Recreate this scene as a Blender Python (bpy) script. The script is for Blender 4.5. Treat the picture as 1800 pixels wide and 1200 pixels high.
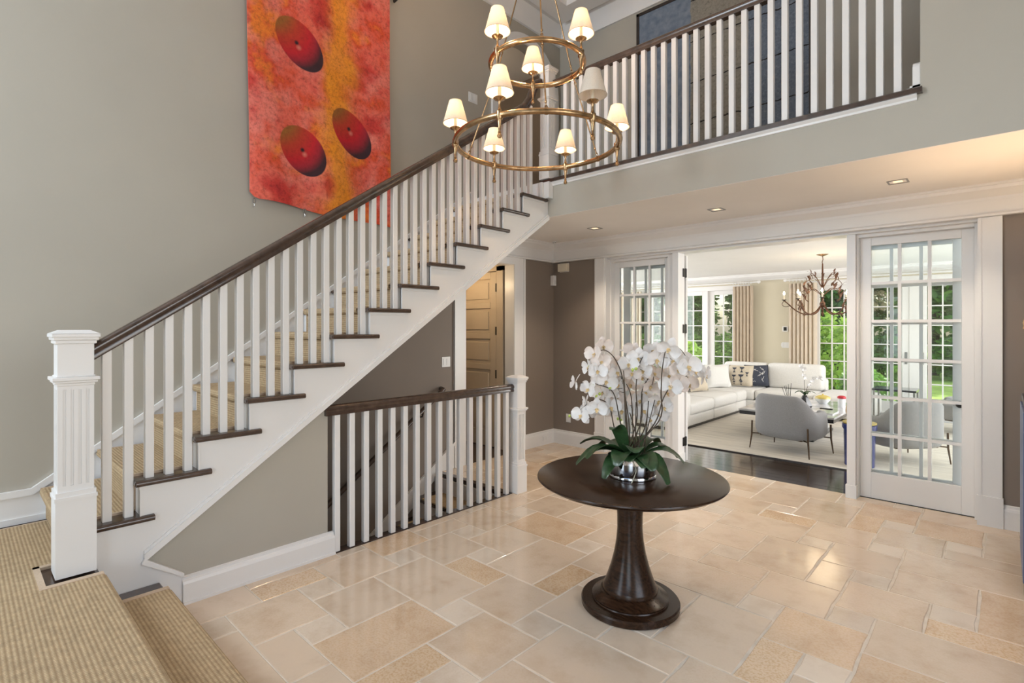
import bpy, math, random
from mathutils import Vector, Matrix
random.seed(7)
R = math.radians
for o in list(bpy.data.objects): bpy.data.objects.remove(o, do_unlink=True)
scene = bpy.context.scene
C = scene.collection

# ------------------------------------------------------------------ camera
CAMH = 1.60
cam_d = bpy.data.cameras.new('camera'); cam = bpy.data.objects.new('camera', cam_d); C.objects.link(cam)
cam.location = (0, 0, CAMH); cam.rotation_euler = (R(90), 0, 0.753462)
cam_d.sensor_width = 36; cam_d.lens = 36*919.16/1800; cam_d.shift_y = -25.36/1800; cam_d.clip_end = 300
scene.camera = cam
vs = scene.view_settings
vs.view_transform = 'Standard'; vs.look = 'None'; vs.gamma = 1; vs.use_curve_mapping = False
vs.exposure = 0.31
# ------------------------------------------------------------------ sky, sun, window daylight, living room fill
world = bpy.data.worlds.new('world'); scene.world = world; world.use_nodes = True
wn = world.node_tree.nodes; wl = world.node_tree.links
sky = wn.new('ShaderNodeTexSky'); sky.sky_type = 'NISHITA'; sky.sun_disc = False
sky.sun_elevation = R(48); sky.sun_rotation = R(60); sky.air_density = 1.2; sky.dust_density = 2.0
wl.new(sky.outputs[0], wn['Background'].inputs[0]); wn['Background'].inputs[1].default_value = 0.30
def light(name, kind, loc, energy, color=(1,1,1), rot=(0,0,0), size=1, size_y=None, radius=None):
    d = bpy.data.lights.new(name, kind); d.energy = energy; d.color = color
    if kind == 'AREA':
        d.shape = 'RECTANGLE'; d.size = size; d.size_y = size_y or size
    if radius is not None: d.shadow_soft_size = radius
    o = bpy.data.objects.new(name, d); C.objects.link(o); o.location = loc; o.rotation_euler = rot
    return o
s = light('sun', 'SUN', (10, 30, 20), 5.0, (1, .95, .86), (R(-44), R(28), 0)); s.data.angle = R(1)
DAY = (.80, .90, 1.0)
# tall entrance windows behind the camera (front wall, y = -2.6): light enters towards +Y
light('daylight_entrance_upper', 'AREA', (-3.7, -2.5, 3.9), 118, DAY, (R(90), 0, 0), 1.5, 2.2)
light('daylight_entrance_left', 'AREA', (-2.9, -2.5, 1.35), 28, DAY, (R(90), 0, 0), 1.1, 2.1)
light('daylight_entrance_right', 'AREA', (0.9, -2.5, 1.35), 34, DAY, (R(90), 0, 0), 1.6, 2.1)
# windows in the right-hand foyer wall (x = 2.6)
light('daylight_foyer_side', 'AREA', (2.52, 1.2, 2.2), 50, (.95, .96, 1.0), (R(90), 0, R(90)), 2.2, 2.6)
# added fill for the living room, set in unseen side openings at both ends
light('fill_living_right', 'AREA', (2.5, 9.2, 1.5), 215, (.97, .98, 1.0), (R(90), 0, R(90)), 4.0, 2.2)
light('fill_living_left', 'AREA', (-8.3, 9.0, 1.5), 205, (.97, .98, 1.0), (R(90), 0, R(-90)), 4.0, 2.2)

# ------------------------------------------------------------------ helpers
W = {}
class MB:
    def __init__(s): s.v = []; s.f = []
    def add(s, vs, fs):
        b = len(s.v); s.v += [tuple(p) for p in vs]; s.f += [tuple(i+b for i in f) for f in fs]; return s
    def box(s, x0, x1, y0, y1, z0, z1):
        x0, x1 = sorted((x0, x1)); y0, y1 = sorted((y0, y1)); z0, z1 = sorted((z0, z1))
        return s.add([(x0,y0,z0),(x1,y0,z0),(x1,y1,z0),(x0,y1,z0),(x0,y0,z1),(x1,y0,z1),(x1,y1,z1),(x0,y1,z1)],
                     [(0,3,2,1),(4,5,6,7),(0,1,5,4),(1,2,6,5),(2,3,7,6),(3,0,4,7)])
    def prism(s, pts, ax, a0, a1):
        n = len(pts)
        def P(p, a): return (a, p[0], p[1]) if ax == 'X' else (p[0], a, p[1]) if ax == 'Y' else (p[0], p[1], a)
        vs = [P(p, a0) for p in pts] + [P(p, a1) for p in pts]
        fs = [tuple(range(n)), tuple(range(2*n-1, n-1, -1))] + [(i, (i+1) % n, n+(i+1) % n, n+i) for i in range(n)]
        return s.add(vs, fs)
    def tube(s, path, r, n=8, closed=False, cap=True):
        path = [Vector(p) for p in path]; m = len(path)
        rr = r if isinstance(r, (list, tuple)) else [r]*m
        vs = []; prev = None
        for i, p in enumerate(path):
            a = path[(i-1) % m] if (closed or i > 0) else p
            b = path[(i+1) % m] if (closed or i < m-1) else p
            t = (b-a).normalized()
            if prev is None:
                u = t.orthogonal().normalized() if abs(t.z) > .999 else t.cross(Vector((0,0,1))).normalized()
            else:
                u = (prev - t*prev.dot(t)).normalized()
            prev = u; w = t.cross(u)
            for k in range(n):
                q = 2*math.pi*k/n; vs.append(p + (u*math.cos(q)+w*math.sin(q))*rr[i])
        fs = []
        for i in range(m if closed else m-1):
            for k in range(n):
                a = i*n+k; b = i*n+(k+1) % n; c = ((i+1) % m)*n+(k+1) % n; d = ((i+1) % m)*n+k
                fs.append((a, b, c, d))
        if cap and not closed:
            fs.append(tuple(range(n-1, -1, -1))); fs.append(tuple(range((m-1)*n, m*n)))
        return s.add(vs, fs)
    def lathe(s, prof, c=(0,0,0), n=24):
        vs = []; fs = []; m = len(prof)
        for r, z in prof:
            for k in range(n):
                q = 2*math.pi*k/n; vs.append((c[0]+r*math.cos(q), c[1]+r*math.sin(q), c[2]+z))
        for i in range(m-1):
            for k in range(n):
                fs.append((i*n+k, i*n+(k+1) % n, (i+1)*n+(k+1) % n, (i+1)*n+k))
        fs.append(tuple(range(n-1, -1, -1))); fs.append(tuple(range((m-1)*n, m*n)))
        return s.add(vs, fs)
    def ell(s, c, rx, ry, rz, n=12, m=8, M=None):
        vs = []; fs = []
        for i in range(m+1):
            t = math.pi*i/m
            for k in range(n):
                q = 2*math.pi*k/n
                p = Vector((rx*math.sin(t)*math.cos(q), ry*math.sin(t)*math.sin(q), rz*math.cos(t)))
                if M: p = M @ p
                vs.append(p+Vector(c))
        for i in range(m):
            for k in range(n):
                fs.append((i*n+k, (i+1)*n+k, (i+1)*n+(k+1) % n, i*n+(k+1) % n))
        return s.add(vs, fs)
    def grid(s, fn, nu, nv, closed_u=False):
        vs = [fn(i/(nu if closed_u else nu-1), j/(nv-1)) for j in range(nv) for i in range(nu)]
        fs = []
        for j in range(nv-1):
            for i in range(nu if closed_u else nu-1):
                k = (i+1) % nu; fs.append((j*nu+i, j*nu+k, (j+1)*nu+k, (j+1)*nu+i))
        return s.add(vs, fs)
    def sheet(s, fn, nu, nv, th, nrm):
        """closed sheet: fn(u,v) front surface, pushed back by th along nrm"""
        nrm = Vector(nrm)
        base = len(s.v)
        f = [Vector(fn(i/(nu-1), j/(nv-1))) for j in range(nv) for i in range(nu)]
        b = [p - nrm*th for p in f]; n = len(f); fs = []
        for j in range(nv-1):
            for i in range(nu-1):
                a, c2, d, e = j*nu+i, j*nu+i+1, (j+1)*nu+i+1, (j+1)*nu+i
                fs.append((a, c2, d, e)); fs.append((n+e, n+d, n+c2, n+a))
        rim = [i for i in range(nu)] + [j*nu+nu-1 for j in range(1, nv)] + [(nv-1)*nu+i for i in range(nu-2, -1, -1)] + [j*nu for j in range(nv-2, 0, -1)]
        for a, c2 in zip(rim, rim[1:]+rim[:1]): fs.append((c2, a, n+a, n+c2))
        return s.add(f+b, fs)
    def rbox(s, x0, x1, y0, y1, z0, z1, r, n=3):
        """box with rounded edges (cushion)"""
        cx, cy, cz = (x0+x1)/2, (y0+y1)/2, (z0+z1)/2; hx, hy, hz = (x1-x0)/2, (y1-y0)/2, (z1-z0)/2
        N = 4*n+4; M2 = 2*n+2
        vs = []; fs = []
        for i in range(M2):
            t = math.pi*(i if i <= n else i-1)/(2*n); sz = 1 if i <= n else -1
            for k in range(N):
                qd = k//(n+1); q = math.pi/2*(qd + (k % (n+1))/n)
                sx = 1 if qd in (0, 3) else -1; sy = 1 if qd in (0, 1) else -1
                vs.append((cx+sx*(hx-r)+r*math.sin(t)*math.cos(q), cy+sy*(hy-r)+r*math.sin(t)*math.sin(q), cz+sz*(hz-r)+r*math.cos(t)))
        for i in range(M2-1):
            for k in range(N): fs.append((i*N+k, (i+1)*N+k, (i+1)*N+(k+1) % N, i*N+(k+1) % N))
        fs.append(tuple(range(N))); fs.append(tuple(range(M2*N-1, (M2-1)*N-1, -1)))
        return s.add(vs, fs)
    def xf(s, M):
        s.v = [tuple(M @ Vector(p)) for p in s.v]; return s

def mesh_of(mb, name, mat, smooth=None, origin=(0,0,0)):
    me = bpy.data.meshes.new(name)
    o = origin
    me.from_pydata([(p[0]-o[0], p[1]-o[1], p[2]-o[2]) for p in mb.v], [], mb.f)
    me.update()
    if mat: me.materials.append(MAT[mat] if isinstance(mat, str) else mat)
    if smooth is not None:
        me.polygons.foreach_set('use_smooth', [True]*len(me.polygons))
        me.set_sharp_from_angle(angle=R(smooth))
    return me
def obj(name, mb, mat, parent=None, smooth=None, bevel=0):
    xs = [p[0] for p in mb.v]; ys = [p[1] for p in mb.v]; zs = [p[2] for p in mb.v]
    og = Vector(((min(xs)+max(xs))/2, (min(ys)+max(ys))/2, min(zs)))
    me = mesh_of(mb, name, mat, smooth, og)
    o = bpy.data.objects.new(name, me); C.objects.link(o); W[o] = og
    if parent is not None:
        o.parent = parent; o.location = og - W[parent]
    else: o.location = og
    if bevel:
        m = o.modifiers.new('bevel', 'BEVEL'); m.width = bevel; m.segments = 2; m.limit_method = 'ANGLE'; m.angle_limit = R(40)
    return o
def inst(src, pos, parent=None, rotz=0, rot=None, scale=None):
    """another object sharing src's mesh, at world position pos"""
    o = src.copy(); C.objects.link(o); W[o] = Vector(pos)
    o.parent = parent; o.location = Vector(pos) - (W[parent] if parent is not None else Vector((0,0,0)))
    o.rotation_euler = rot or (0, 0, rotz)
    if scale: o.scale = scale
    return o
def tag(o, label, cat, group=None, kind=None):
    if label: o['label'] = label
    if cat: o['category'] = cat
    if group: o['group'] = group
    if kind: o['kind'] = kind
    return o
def thing(name, label, cat, loc=(0,0,0), group=None, kind=None):
    o = bpy.data.objects.new(name, None); C.objects.link(o); o.location = loc; W[o] = Vector(loc); o.empty_display_size = .1
    return tag(o, label, cat, group, kind)
def struct(name, mb, mat, label, cat, parent=None, smooth=None, bevel=0):
    return tag(obj(name, mb, mat, parent, smooth, bevel), label, cat, None, 'structure')

# ------------------------------------------------------------------ materials
MAT = {}
def newmat(name):
    m = bpy.data.materials.new(name); m.use_nodes = True; MAT[name] = m
    return m, m.node_tree.nodes, m.node_tree.links, m.node_tree.nodes['Principled BSDF']
def N(nodes, t, **kw):
    n = nodes.new(t)
    for k, v in kw.items(): setattr(n, k, v)
    return n
def ramp(nodes, stops, interp='LINEAR'):
    r = nodes.new('ShaderNodeValToRGB'); e = r.color_ramp; e.interpolation = interp
    while len(e.elements) < len(stops): e.elements.new(.5)
    for el, (p, c) in zip(e.elements, stops): el.position = p; el.color = (*c, 1) if len(c) == 3 else c
    return r
def mat(name, col, rough=.5, metal=0, var=0.0, scale=8, bump=0, bscale=60, spec=.5, coat=0, coat_rough=.1, stretch=None, sheen=0, trans=0):
    """principled material with procedural noise variation in colour and fine relief"""
    m, nd, lk, b = newmat(name)
    b.inputs['Base Color'].default_value = (*col, 1); b.inputs['Roughness'].default_value = rough; b.inputs['Metallic'].default_value = metal
    b.inputs['Specular IOR Level'].default_value = spec; b.inputs['Coat Weight'].default_value = coat; b.inputs['Coat Roughness'].default_value = coat_rough
    b.inputs['Sheen Weight'].default_value = sheen
    geo = N(nd, 'ShaderNodeNewGeometry'); src = geo.outputs['Position']
    if stretch:
        mp = N(nd, 'ShaderNodeMapping'); mp.inputs['Scale'].default_value = stretch; lk.new(src, mp.inputs[0]); src = mp.outputs[0]
    nz = N(nd, 'ShaderNodeTexNoise'); nz.inputs['Scale'].default_value = scale; nz.inputs['Detail'].default_value = 5; lk.new(src, nz.inputs['Vector'])
    r = ramp(nd, [(.3, [c*(1-var) for c in col]), (.7, [min(1, c*(1+var)) for c in col])]); lk.new(nz.outputs['Fac'], r.inputs[0]); lk.new(r.outputs[0], b.inputs['Base Color'])
    if bump:
        n2 = N(nd, 'ShaderNodeTexNoise'); n2.inputs['Scale'].default_value = bscale; n2.inputs['Detail'].default_value = 3; lk.new(src, n2.inputs['Vector'])
        bp = N(nd, 'ShaderNodeBump'); bp.inputs['Strength'].default_value = bump; bp.inputs['Distance'].default_value = .01
        lk.new(n2.outputs['Fac'], bp.inputs['Height']); lk.new(bp.outputs[0], b.inputs['Normal'])
    if trans:
        b.inputs['Transmission Weight'].default_value = 0
        tl = N(nd, 'ShaderNodeBsdfTranslucent'); lk.new(r.outputs[0], tl.inputs[0])
        mx = N(nd, 'ShaderNodeMixShader'); mx.inputs[0].default_value = trans
        lk.new(b.outputs[0], mx.inputs[1]); lk.new(tl.outputs[0], mx.inputs[2]); lk.new(mx.outputs[0], nd['Material Output'].inputs[0])
    return m
mat('paint', (.435, .405, .345), .62, var=.03, scale=1.5, bump=.04, bscale=180)
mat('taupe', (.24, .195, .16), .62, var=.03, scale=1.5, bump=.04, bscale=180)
mat('trim', (.80, .785, .765), .32, var=.015, scale=2, bump=.015, bscale=90)
mat('ceiling_white', (.86, .83, .79), .7, var=.02, scale=2, bump=.03, bscale=150)
mat('living_paint', (.66, .60, .46), .6, var=.02, scale=2, bump=.03, bscale=150)
mat('door_tan', (.56, .46, .33), .45, var=.03, scale=3)
mat('wood_dark', (.050, .028, .020), .26, var=.35, scale=14, stretch=(1, 1, .5), bump=.05, bscale=40, coat=.25, coat_rough=.15)
mat('wood_rail', (.060, .035, .024), .24, var=.35, scale=18, bump=.03, bscale=40, coat=.4, coat_rough=.12)
mat('wood_table', (.030, .014, .007), .24, var=.5, scale=20, stretch=(.5, 4, 4), bump=.02, bscale=60, spec=.30)
mat('wood_floor', (.030, .019, .015), .17, var=.5, scale=12, stretch=(.25, 4, 1), bump=.05, bscale=30, coat=1.0, coat_rough=.12)
mat('brass', (.46, .30, .16), .24, 1, var=.35, scale=22)
mat('bronze', (.10, .065, .042), .38, 1, var=.3, scale=30)
mat('rust', (.11, .050, .026), .5, .5, var=.5, scale=40)
mat('black_metal', (.015, .013, .012), .35, .6, var=.2, scale=20)
mat('plastic_white', (.80, .79, .77), .35, var=.02, scale=4)
mat('chrome', (.72, .74, .78), .07, 1, var=.05, scale=6)
mat('nickel', (.32, .31, .29), .3, 1, var=.1, scale=10)
mat('petal', (.88, .86, .84), .5, var=.05, scale=30, bump=.06, bscale=120, trans=.25)
mat('petal_blush', (.86, .78, .72), .5, var=.06, scale=30, bump=.06, bscale=120, trans=.25)
mat('lip', (.70, .53, .28), .5, var=.4, scale=60)
mat('bud', (.46, .56, .12), .45, var=.25, scale=50)
mat('stem', (.055, .035, .018), .5, var=.4, scale=40)
mat('orchid_leaf', (.024, .058, .020), .32, var=.4, scale=25, bump=.05, bscale=80, coat=.2)
mat('moss', (.09, .10, .03), .9, var=.6, scale=60, bump=.6, bscale=120)
mat('root', (.50, .47, .36), .6, var=.2, scale=60)
mat('sofa_fabric', (.76, .74, .70), .85, var=.05, scale=60, bump=.25, bscale=420, sheen=.2)
mat('chair_fabric', (.27, .265, .265), .9, var=.07, scale=80, bump=.3, bscale=420, sheen=.2)
mat('rug', (.68, .63, .55), .95, var=.16, scale=3, stretch=(.5, 5, 1), bump=.4, bscale=300)
mat('curtain', (.66, .55, .42), .85, var=.05, scale=10, bump=.1, bscale=300, trans=.3)
mat('curtain_cream', (.82, .73, .61), .85, var=.04, scale=10, bump=.1, bscale=300, trans=.4)
mat('marble', (.52, .52, .53), .12, var=.3, scale=5, coat=.3)
mat('black_lacquer', (.012, .012, .016), .15, var=.2, scale=10, coat=.3)
mat('blue_lacquer', (.014, .030, .17), .2, var=.15, scale=8, coat=.4)
mat('blue_cabinet', (.10, .13, .22), .4, var=.1, scale=8)
mat('pillow_beige', (.62, .54, .42), .9, var=.08, scale=70, bump=.2, bscale=300)
mat('pillow_ink', (.05, .055, .075), .9, var=.1, scale=70, bump=.2, bscale=300)
mat('pillow_white', (.80, .79, .76), .9, var=.03, scale=70, bump=.2, bscale=300)
mat('fluff', (.55, .38, .20), .95, var=.4, scale=90, bump=.6, bscale=160)
mat('red', (.45, .015, .03), .4, var=.3, scale=40)
mat('ceramic', (.75, .76, .76), .2, var=.05, scale=8, coat=.3)
mat('yellow', (.62, .48, .12), .35, var=.1, scale=10)
mat('paper', (.72, .71, .68), .8, var=.04, scale=20)
mat('grout', (.66, .59, .50), .85, var=.12, scale=12, bump=.3, bscale=200)
mat('lawn', (.42, .56, .10), .9, var=.25, scale=2.5, bump=.6, bscale=60)
mat('leaf_dark', (.10, .21, .045), .55, var=.55, scale=2.2, trans=.3)
mat('leaf_mid', (.17, .33, .06), .55, var=.5, scale=2.2, trans=.35)
mat('leaf_bright', (.34, .50, .10), .55, var=.4, scale=2.5, trans=.35)
mat('bark_pale', (.50, .48, .44), .85, var=.3, scale=9, bump=.5, bscale=30)
mat('bark', (.09, .07, .05), .9, var=.4, scale=9, bump=.5, bscale=30)
mat('stone', (.45, .44, .42), .9, var=.15, scale=6, bump=.3, bscale=40)
mat('frame_dark', (.03, .022, .018), .4, var=.3, scale=20)
mat('green_art', (.20, .25, .19), .6, var=.25, scale=3)
mat('candle', (.78, .70, .55), .5, var=.03, scale=20)
mat('binding', (.56, .43, .31), .9, var=.08, scale=90, bump=.3, bscale=300)

def glass_mat(name, refl=.10):
    m, nd, lk, b = newmat(name)
    tr = N(nd, 'ShaderNodeBsdfTransparent'); tr.inputs[0].default_value = (.97, .985, .98, 1)
    gl = N(nd, 'ShaderNodeBsdfGlossy'); gl.inputs['Roughness'].default_value = .02
    nz = N(nd, 'ShaderNodeTexNoise'); nz.inputs['Scale'].default_value = 3.0
    bp = N(nd, 'ShaderNodeBump'); bp.inputs['Strength'].default_value = .06; bp.inputs['Distance'].default_value = .02
    lk.new(nz.outputs['Fac'], bp.inputs['Height']); lk.new(bp.outputs[0], gl.inputs['Normal'])
    fr = N(nd, 'ShaderNodeFresnel'); fr.inputs[0].default_value = 1.5
    mx = N(nd, 'ShaderNodeMixShader'); lk.new(fr.outputs[0], mx.inputs[0]); lk.new(tr.outputs[0], mx.inputs[1]); lk.new(gl.outputs[0], mx.inputs[2])
    lk.new(mx.outputs[0], nd['Material Output'].inputs[0]); nd.remove(b)
glass_mat('glass')
def emis(name, col, st):
    m, nd, lk, b = newmat(name)
    nz = N(nd, 'ShaderNodeTexNoise'); nz.inputs['Scale'].default_value = 20
    r = ramp(nd, [(0, [c*.96 for c in col]), (1, col)]); lk.new(nz.outputs['Fac'], r.inputs[0]); lk.new(r.outputs[0], b.inputs['Emission Color'])
    b.inputs['Emission Strength'].default_value = st; b.inputs['Base Color'].default_value = (*col, 1)
emis('bulb', (1, .80, .52), 14)
emis('dim_bulb', (1, .78, .52), .8)
emis('flame_bulb', (1, .80, .50), 22)
# lamp shade: thin pleated fabric that lets the bulb shine through
m, nd, lk, b = newmat('shade')
geo = N(nd, 'ShaderNodeNewGeometry'); nz = N(nd, 'ShaderNodeTexNoise'); nz.inputs['Scale'].default_value = 160; lk.new(geo.outputs['Position'], nz.inputs['Vector'])
r = ramp(nd, [(.3, (.86, .80, .72)), (.7, (.93, .88, .80))]); lk.new(nz.outputs['Fac'], r.inputs[0]); lk.new(r.outputs[0], b.inputs['Base Color']); b.inputs['Roughness'].default_value = .9
tl = N(nd, 'ShaderNodeBsdfTranslucent'); lk.new(r.outputs[0], tl.inputs[0])
mx = N(nd, 'ShaderNodeMixShader'); mx.inputs[0].default_value = .5; lk.new(b.outputs[0], mx.inputs[1]); lk.new(tl.outputs[0], mx.inputs[2]); lk.new(mx.outputs[0], nd['Material Output'].inputs[0])

# limestone tile: colour per piece from the object colour, mottling and pits from noise
m, nd, lk, b = newmat('tile')
geo = N(nd, 'ShaderNodeNewGeometry'); oi = N(nd, 'ShaderNodeObjectInfo')
add = N(nd, 'ShaderNodeVectorMath', operation='ADD'); lk.new(geo.outputs['Position'], add.inputs[0])
sc = N(nd, 'ShaderNodeVectorMath', operation='SCALE'); sc.inputs[0].default_value = (37, 17, 5); lk.new(oi.outputs['Random'], sc.inputs['Scale']); lk.new(sc.outputs[0], add.inputs[1])
n1 = N(nd, 'ShaderNodeTexNoise'); n1.inputs['Scale'].default_value = 5; n1.inputs['Detail'].default_value = 8; n1.inputs['Roughness'].default_value = .6; lk.new(add.outputs[0], n1.inputs['Vector'])
n2 = N(nd, 'ShaderNodeTexNoise'); n2.inputs['Scale'].default_value = 95; n2.inputs['Detail'].default_value = 6; lk.new(add.outputs[0], n2.inputs['Vector'])
r1 = ramp(nd, [(.30, (.86, .81, .76)), (.52, (1, 1, 1)), (.75, (1.04, 1.02, 1.0))]); lk.new(n1.outputs['Fac'], r1.inputs[0])
r2 = ramp(nd, [(.36, (.80, .68, .52)), (.56, (1, 1, 1))]); lk.new(n2.outputs['Fac'], r2.inputs[0])
m1 = N(nd, 'ShaderNodeMix', data_type='RGBA', blend_type='MULTIPLY'); m1.inputs[0].default_value = 1; lk.new(oi.outputs['Color'], m1.inputs[6]); lk.new(r1.outputs[0], m1.inputs[7])
m2 = N(nd, 'ShaderNodeMix', data_type='RGBA', blend_type='MULTIPLY'); lk.new(oi.outputs['Alpha'], m2.inputs[0]); lk.new(m1.outputs[2], m2.inputs[6]); lk.new(r2.outputs[0], m2.inputs[7])
lk.new(m2.outputs[2], b.inputs['Base Color'])
rr = ramp(nd, [(.3, (.09,)*3), (.8, (.20,)*3)]); lk.new(n1.outputs['Fac'], rr.inputs[0]); lk.new(rr.outputs[0], b.inputs['Roughness'])
bp = N(nd, 'ShaderNodeBump'); bp.inputs['Strength'].default_value = .05; bp.inputs['Distance'].default_value = .01; lk.new(n1.outputs['Fac'], bp.inputs['Height']); lk.new(bp.outputs[0], b.inputs['Normal'])
b.inputs['Specular IOR Level'].default_value = .75

# woven sisal: rows of knots
m, nd, lk, b = newmat('sisal')
geo = N(nd, 'ShaderNodeNewGeometry')
mp = N(nd, 'ShaderNodeMapping'); mp.inputs['Scale'].default_value = (1, 1, 1); lk.new(geo.outputs['Position'], mp.inputs[0])
nz = N(nd, 'ShaderNodeTexNoise'); nz.inputs['Scale'].default_value = 40; lk.new(mp.outputs[0], nz.inputs['Vector'])
w1 = N(nd, 'ShaderNodeTexWave', wave_type='BANDS', bands_direction='Y'); w1.inputs['Scale'].default_value = 19.0; w1.inputs['Distortion'].default_value = .6; w1.inputs['Detail Scale'].default_value = 8; lk.new(mp.outputs[0], w1.inputs['Vector'])
w2 = N(nd, 'ShaderNodeTexWave', wave_type='BANDS', bands_direction='X'); w2.inputs['Scale'].default_value = 26.0; w2.inputs['Distortion'].default_value = 1.2; w2.inputs['Detail Scale'].default_value = 6; lk.new(mp.outputs[0], w2.inputs['Vector'])
w3 = N(nd, 'ShaderNodeTexWave', wave_type='BANDS', bands_direction='Z'); w3.inputs['Scale'].default_value = 20.0; w3.inputs['Distortion'].default_value = .6; lk.new(mp.outputs[0], w3.inputs['Vector'])
# use rows across Y on flat faces and rows across Z on upright faces
sep = N(nd, 'ShaderNodeSeparateXYZ'); lk.new(geo.outputs['True Normal'], sep.inputs[0])
ab = N(nd, 'ShaderNodeMath', operation='ABSOLUTE'); lk.new(sep.outputs['Z'], ab.inputs[0])
mxr = N(nd, 'ShaderNodeMix', data_type='FLOAT'); lk.new(ab.outputs[0], mxr.inputs[0]); lk.new(w3.outputs['Fac'], mxr.inputs[2]); lk.new(w1.outputs['Fac'], mxr.inputs[3])
mul = N(nd, 'ShaderNodeMath', operation='MULTIPLY'); lk.new(mxr.outputs[0], mul.inputs[0])
sm = N(nd, 'ShaderNodeMath', operation='MULTIPLY_ADD'); sm.inputs[1].default_value = .75; sm.inputs[2].default_value = .25; lk.new(w2.outputs['Fac'], sm.inputs[0]); lk.new(sm.outputs[0], mul.inputs[1])
cr = ramp(nd, [(0, (.36, .245, .135)), (.30, (.47, .345, .20)), (1, (.58, .45, .275))]); lk.new(mul.outputs[0], cr.inputs[0])
mm = N(nd, 'ShaderNodeMix', data_type='RGBA', blend_type='MULTIPLY'); mm.inputs[0].default_value = .5; lk.new(cr.outputs[0], mm.inputs[6])
nr = ramp(nd, [(.3, (.6, .6, .6)), (.7, (1.1, 1.1, 1.1))]); lk.new(nz.outputs['Fac'], nr.inputs[0]); lk.new(nr.outputs[0], mm.inputs[7]); lk.new(mm.outputs[2], b.inputs['Base Color'])
b.inputs['Roughness'].default_value = .9
bp = N(nd, 'ShaderNodeBump'); bp.inputs['Strength'].default_value = .4; bp.inputs['Distance'].default_value = .005; lk.new(mul.outputs[0], bp.inputs['Height']); lk.new(bp.outputs[0], b.inputs['Normal'])

# painted hanging canvas: reds, pinks and oranges, a yellow streak, three red fruits with dark undersides
m, nd, lk, b = newmat('fruit_canvas')
geo = N(nd, 'ShaderNodeNewGeometry'); sp = N(nd, 'ShaderNodeSeparateXYZ'); lk.new(geo.outputs['Position'], sp.inputs[0])
def mth(op, a, c=None, d=None):
    n = N(nd, 'ShaderNodeMath', operation=op)
    for i, x in enumerate((a, c, d)):
        if x is None: continue
        if isinstance(x, (int, float)): n.inputs[i].default_value = x
        else: lk.new(x, n.inputs[i])
    return n.outputs[0]
def mixc(fac, a, c, bt='MIX'):
    n = N(nd, 'ShaderNodeMix', data_type='RGBA', blend_type=bt)
    if isinstance(fac, (int, float)): n.inputs[0].default_value = fac
    else: lk.new(fac, n.inputs[0])
    for i, x in ((6, a), (7, c)):
        if isinstance(x, tuple): n.inputs[i].default_value = (*x, 1)
        else: lk.new(x, n.inputs[i])
    return n.outputs[2]
big = N(nd, 'ShaderNodeTexNoise'); big.inputs['Scale'].default_value = 2.6; big.inputs['Detail'].default_value = 4; lk.new(geo.outputs['Position'], big.inputs['Vector'])
fine = N(nd, 'ShaderNodeTexNoise'); fine.inputs['Scale'].default_value = 32; fine.inputs['Detail'].default_value = 8; fine.inputs['Roughness'].default_value = .75; lk.new(geo.outputs['Position'], fine.inputs['Vector'])
base = ramp(nd, [(.30, (.36, .012, .015)), (.41, (.58, .040, .030)), (.50, (.74, .13, .085)), (.58, (.66, .07, .025)), (.66, (.80, .20, .02)), (.75, (.66, .05, .03))]); lk.new(big.outputs['Fac'], base.inputs[0])
pk = N(nd, 'ShaderNodeTexNoise'); pk.inputs['Scale'].default_value = 4.3; pk.inputs['Detail'].default_value = 5; mpk = N(nd, 'ShaderNodeMapping'); mpk.inputs['Location'].default_value = (3, 9, 4); lk.new(geo.outputs['Position'], mpk.inputs[0]); lk.new(mpk.outputs[0], pk.inputs['Vector'])
pf = ramp(nd, [(.48, (0, 0, 0)), (.64, (.62, .62, .62))]); lk.new(pk.outputs['Fac'], pf.inputs[0])
c0 = mixc(pf.outputs[0], base.outputs[0], (.78, .23, .18))
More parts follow.
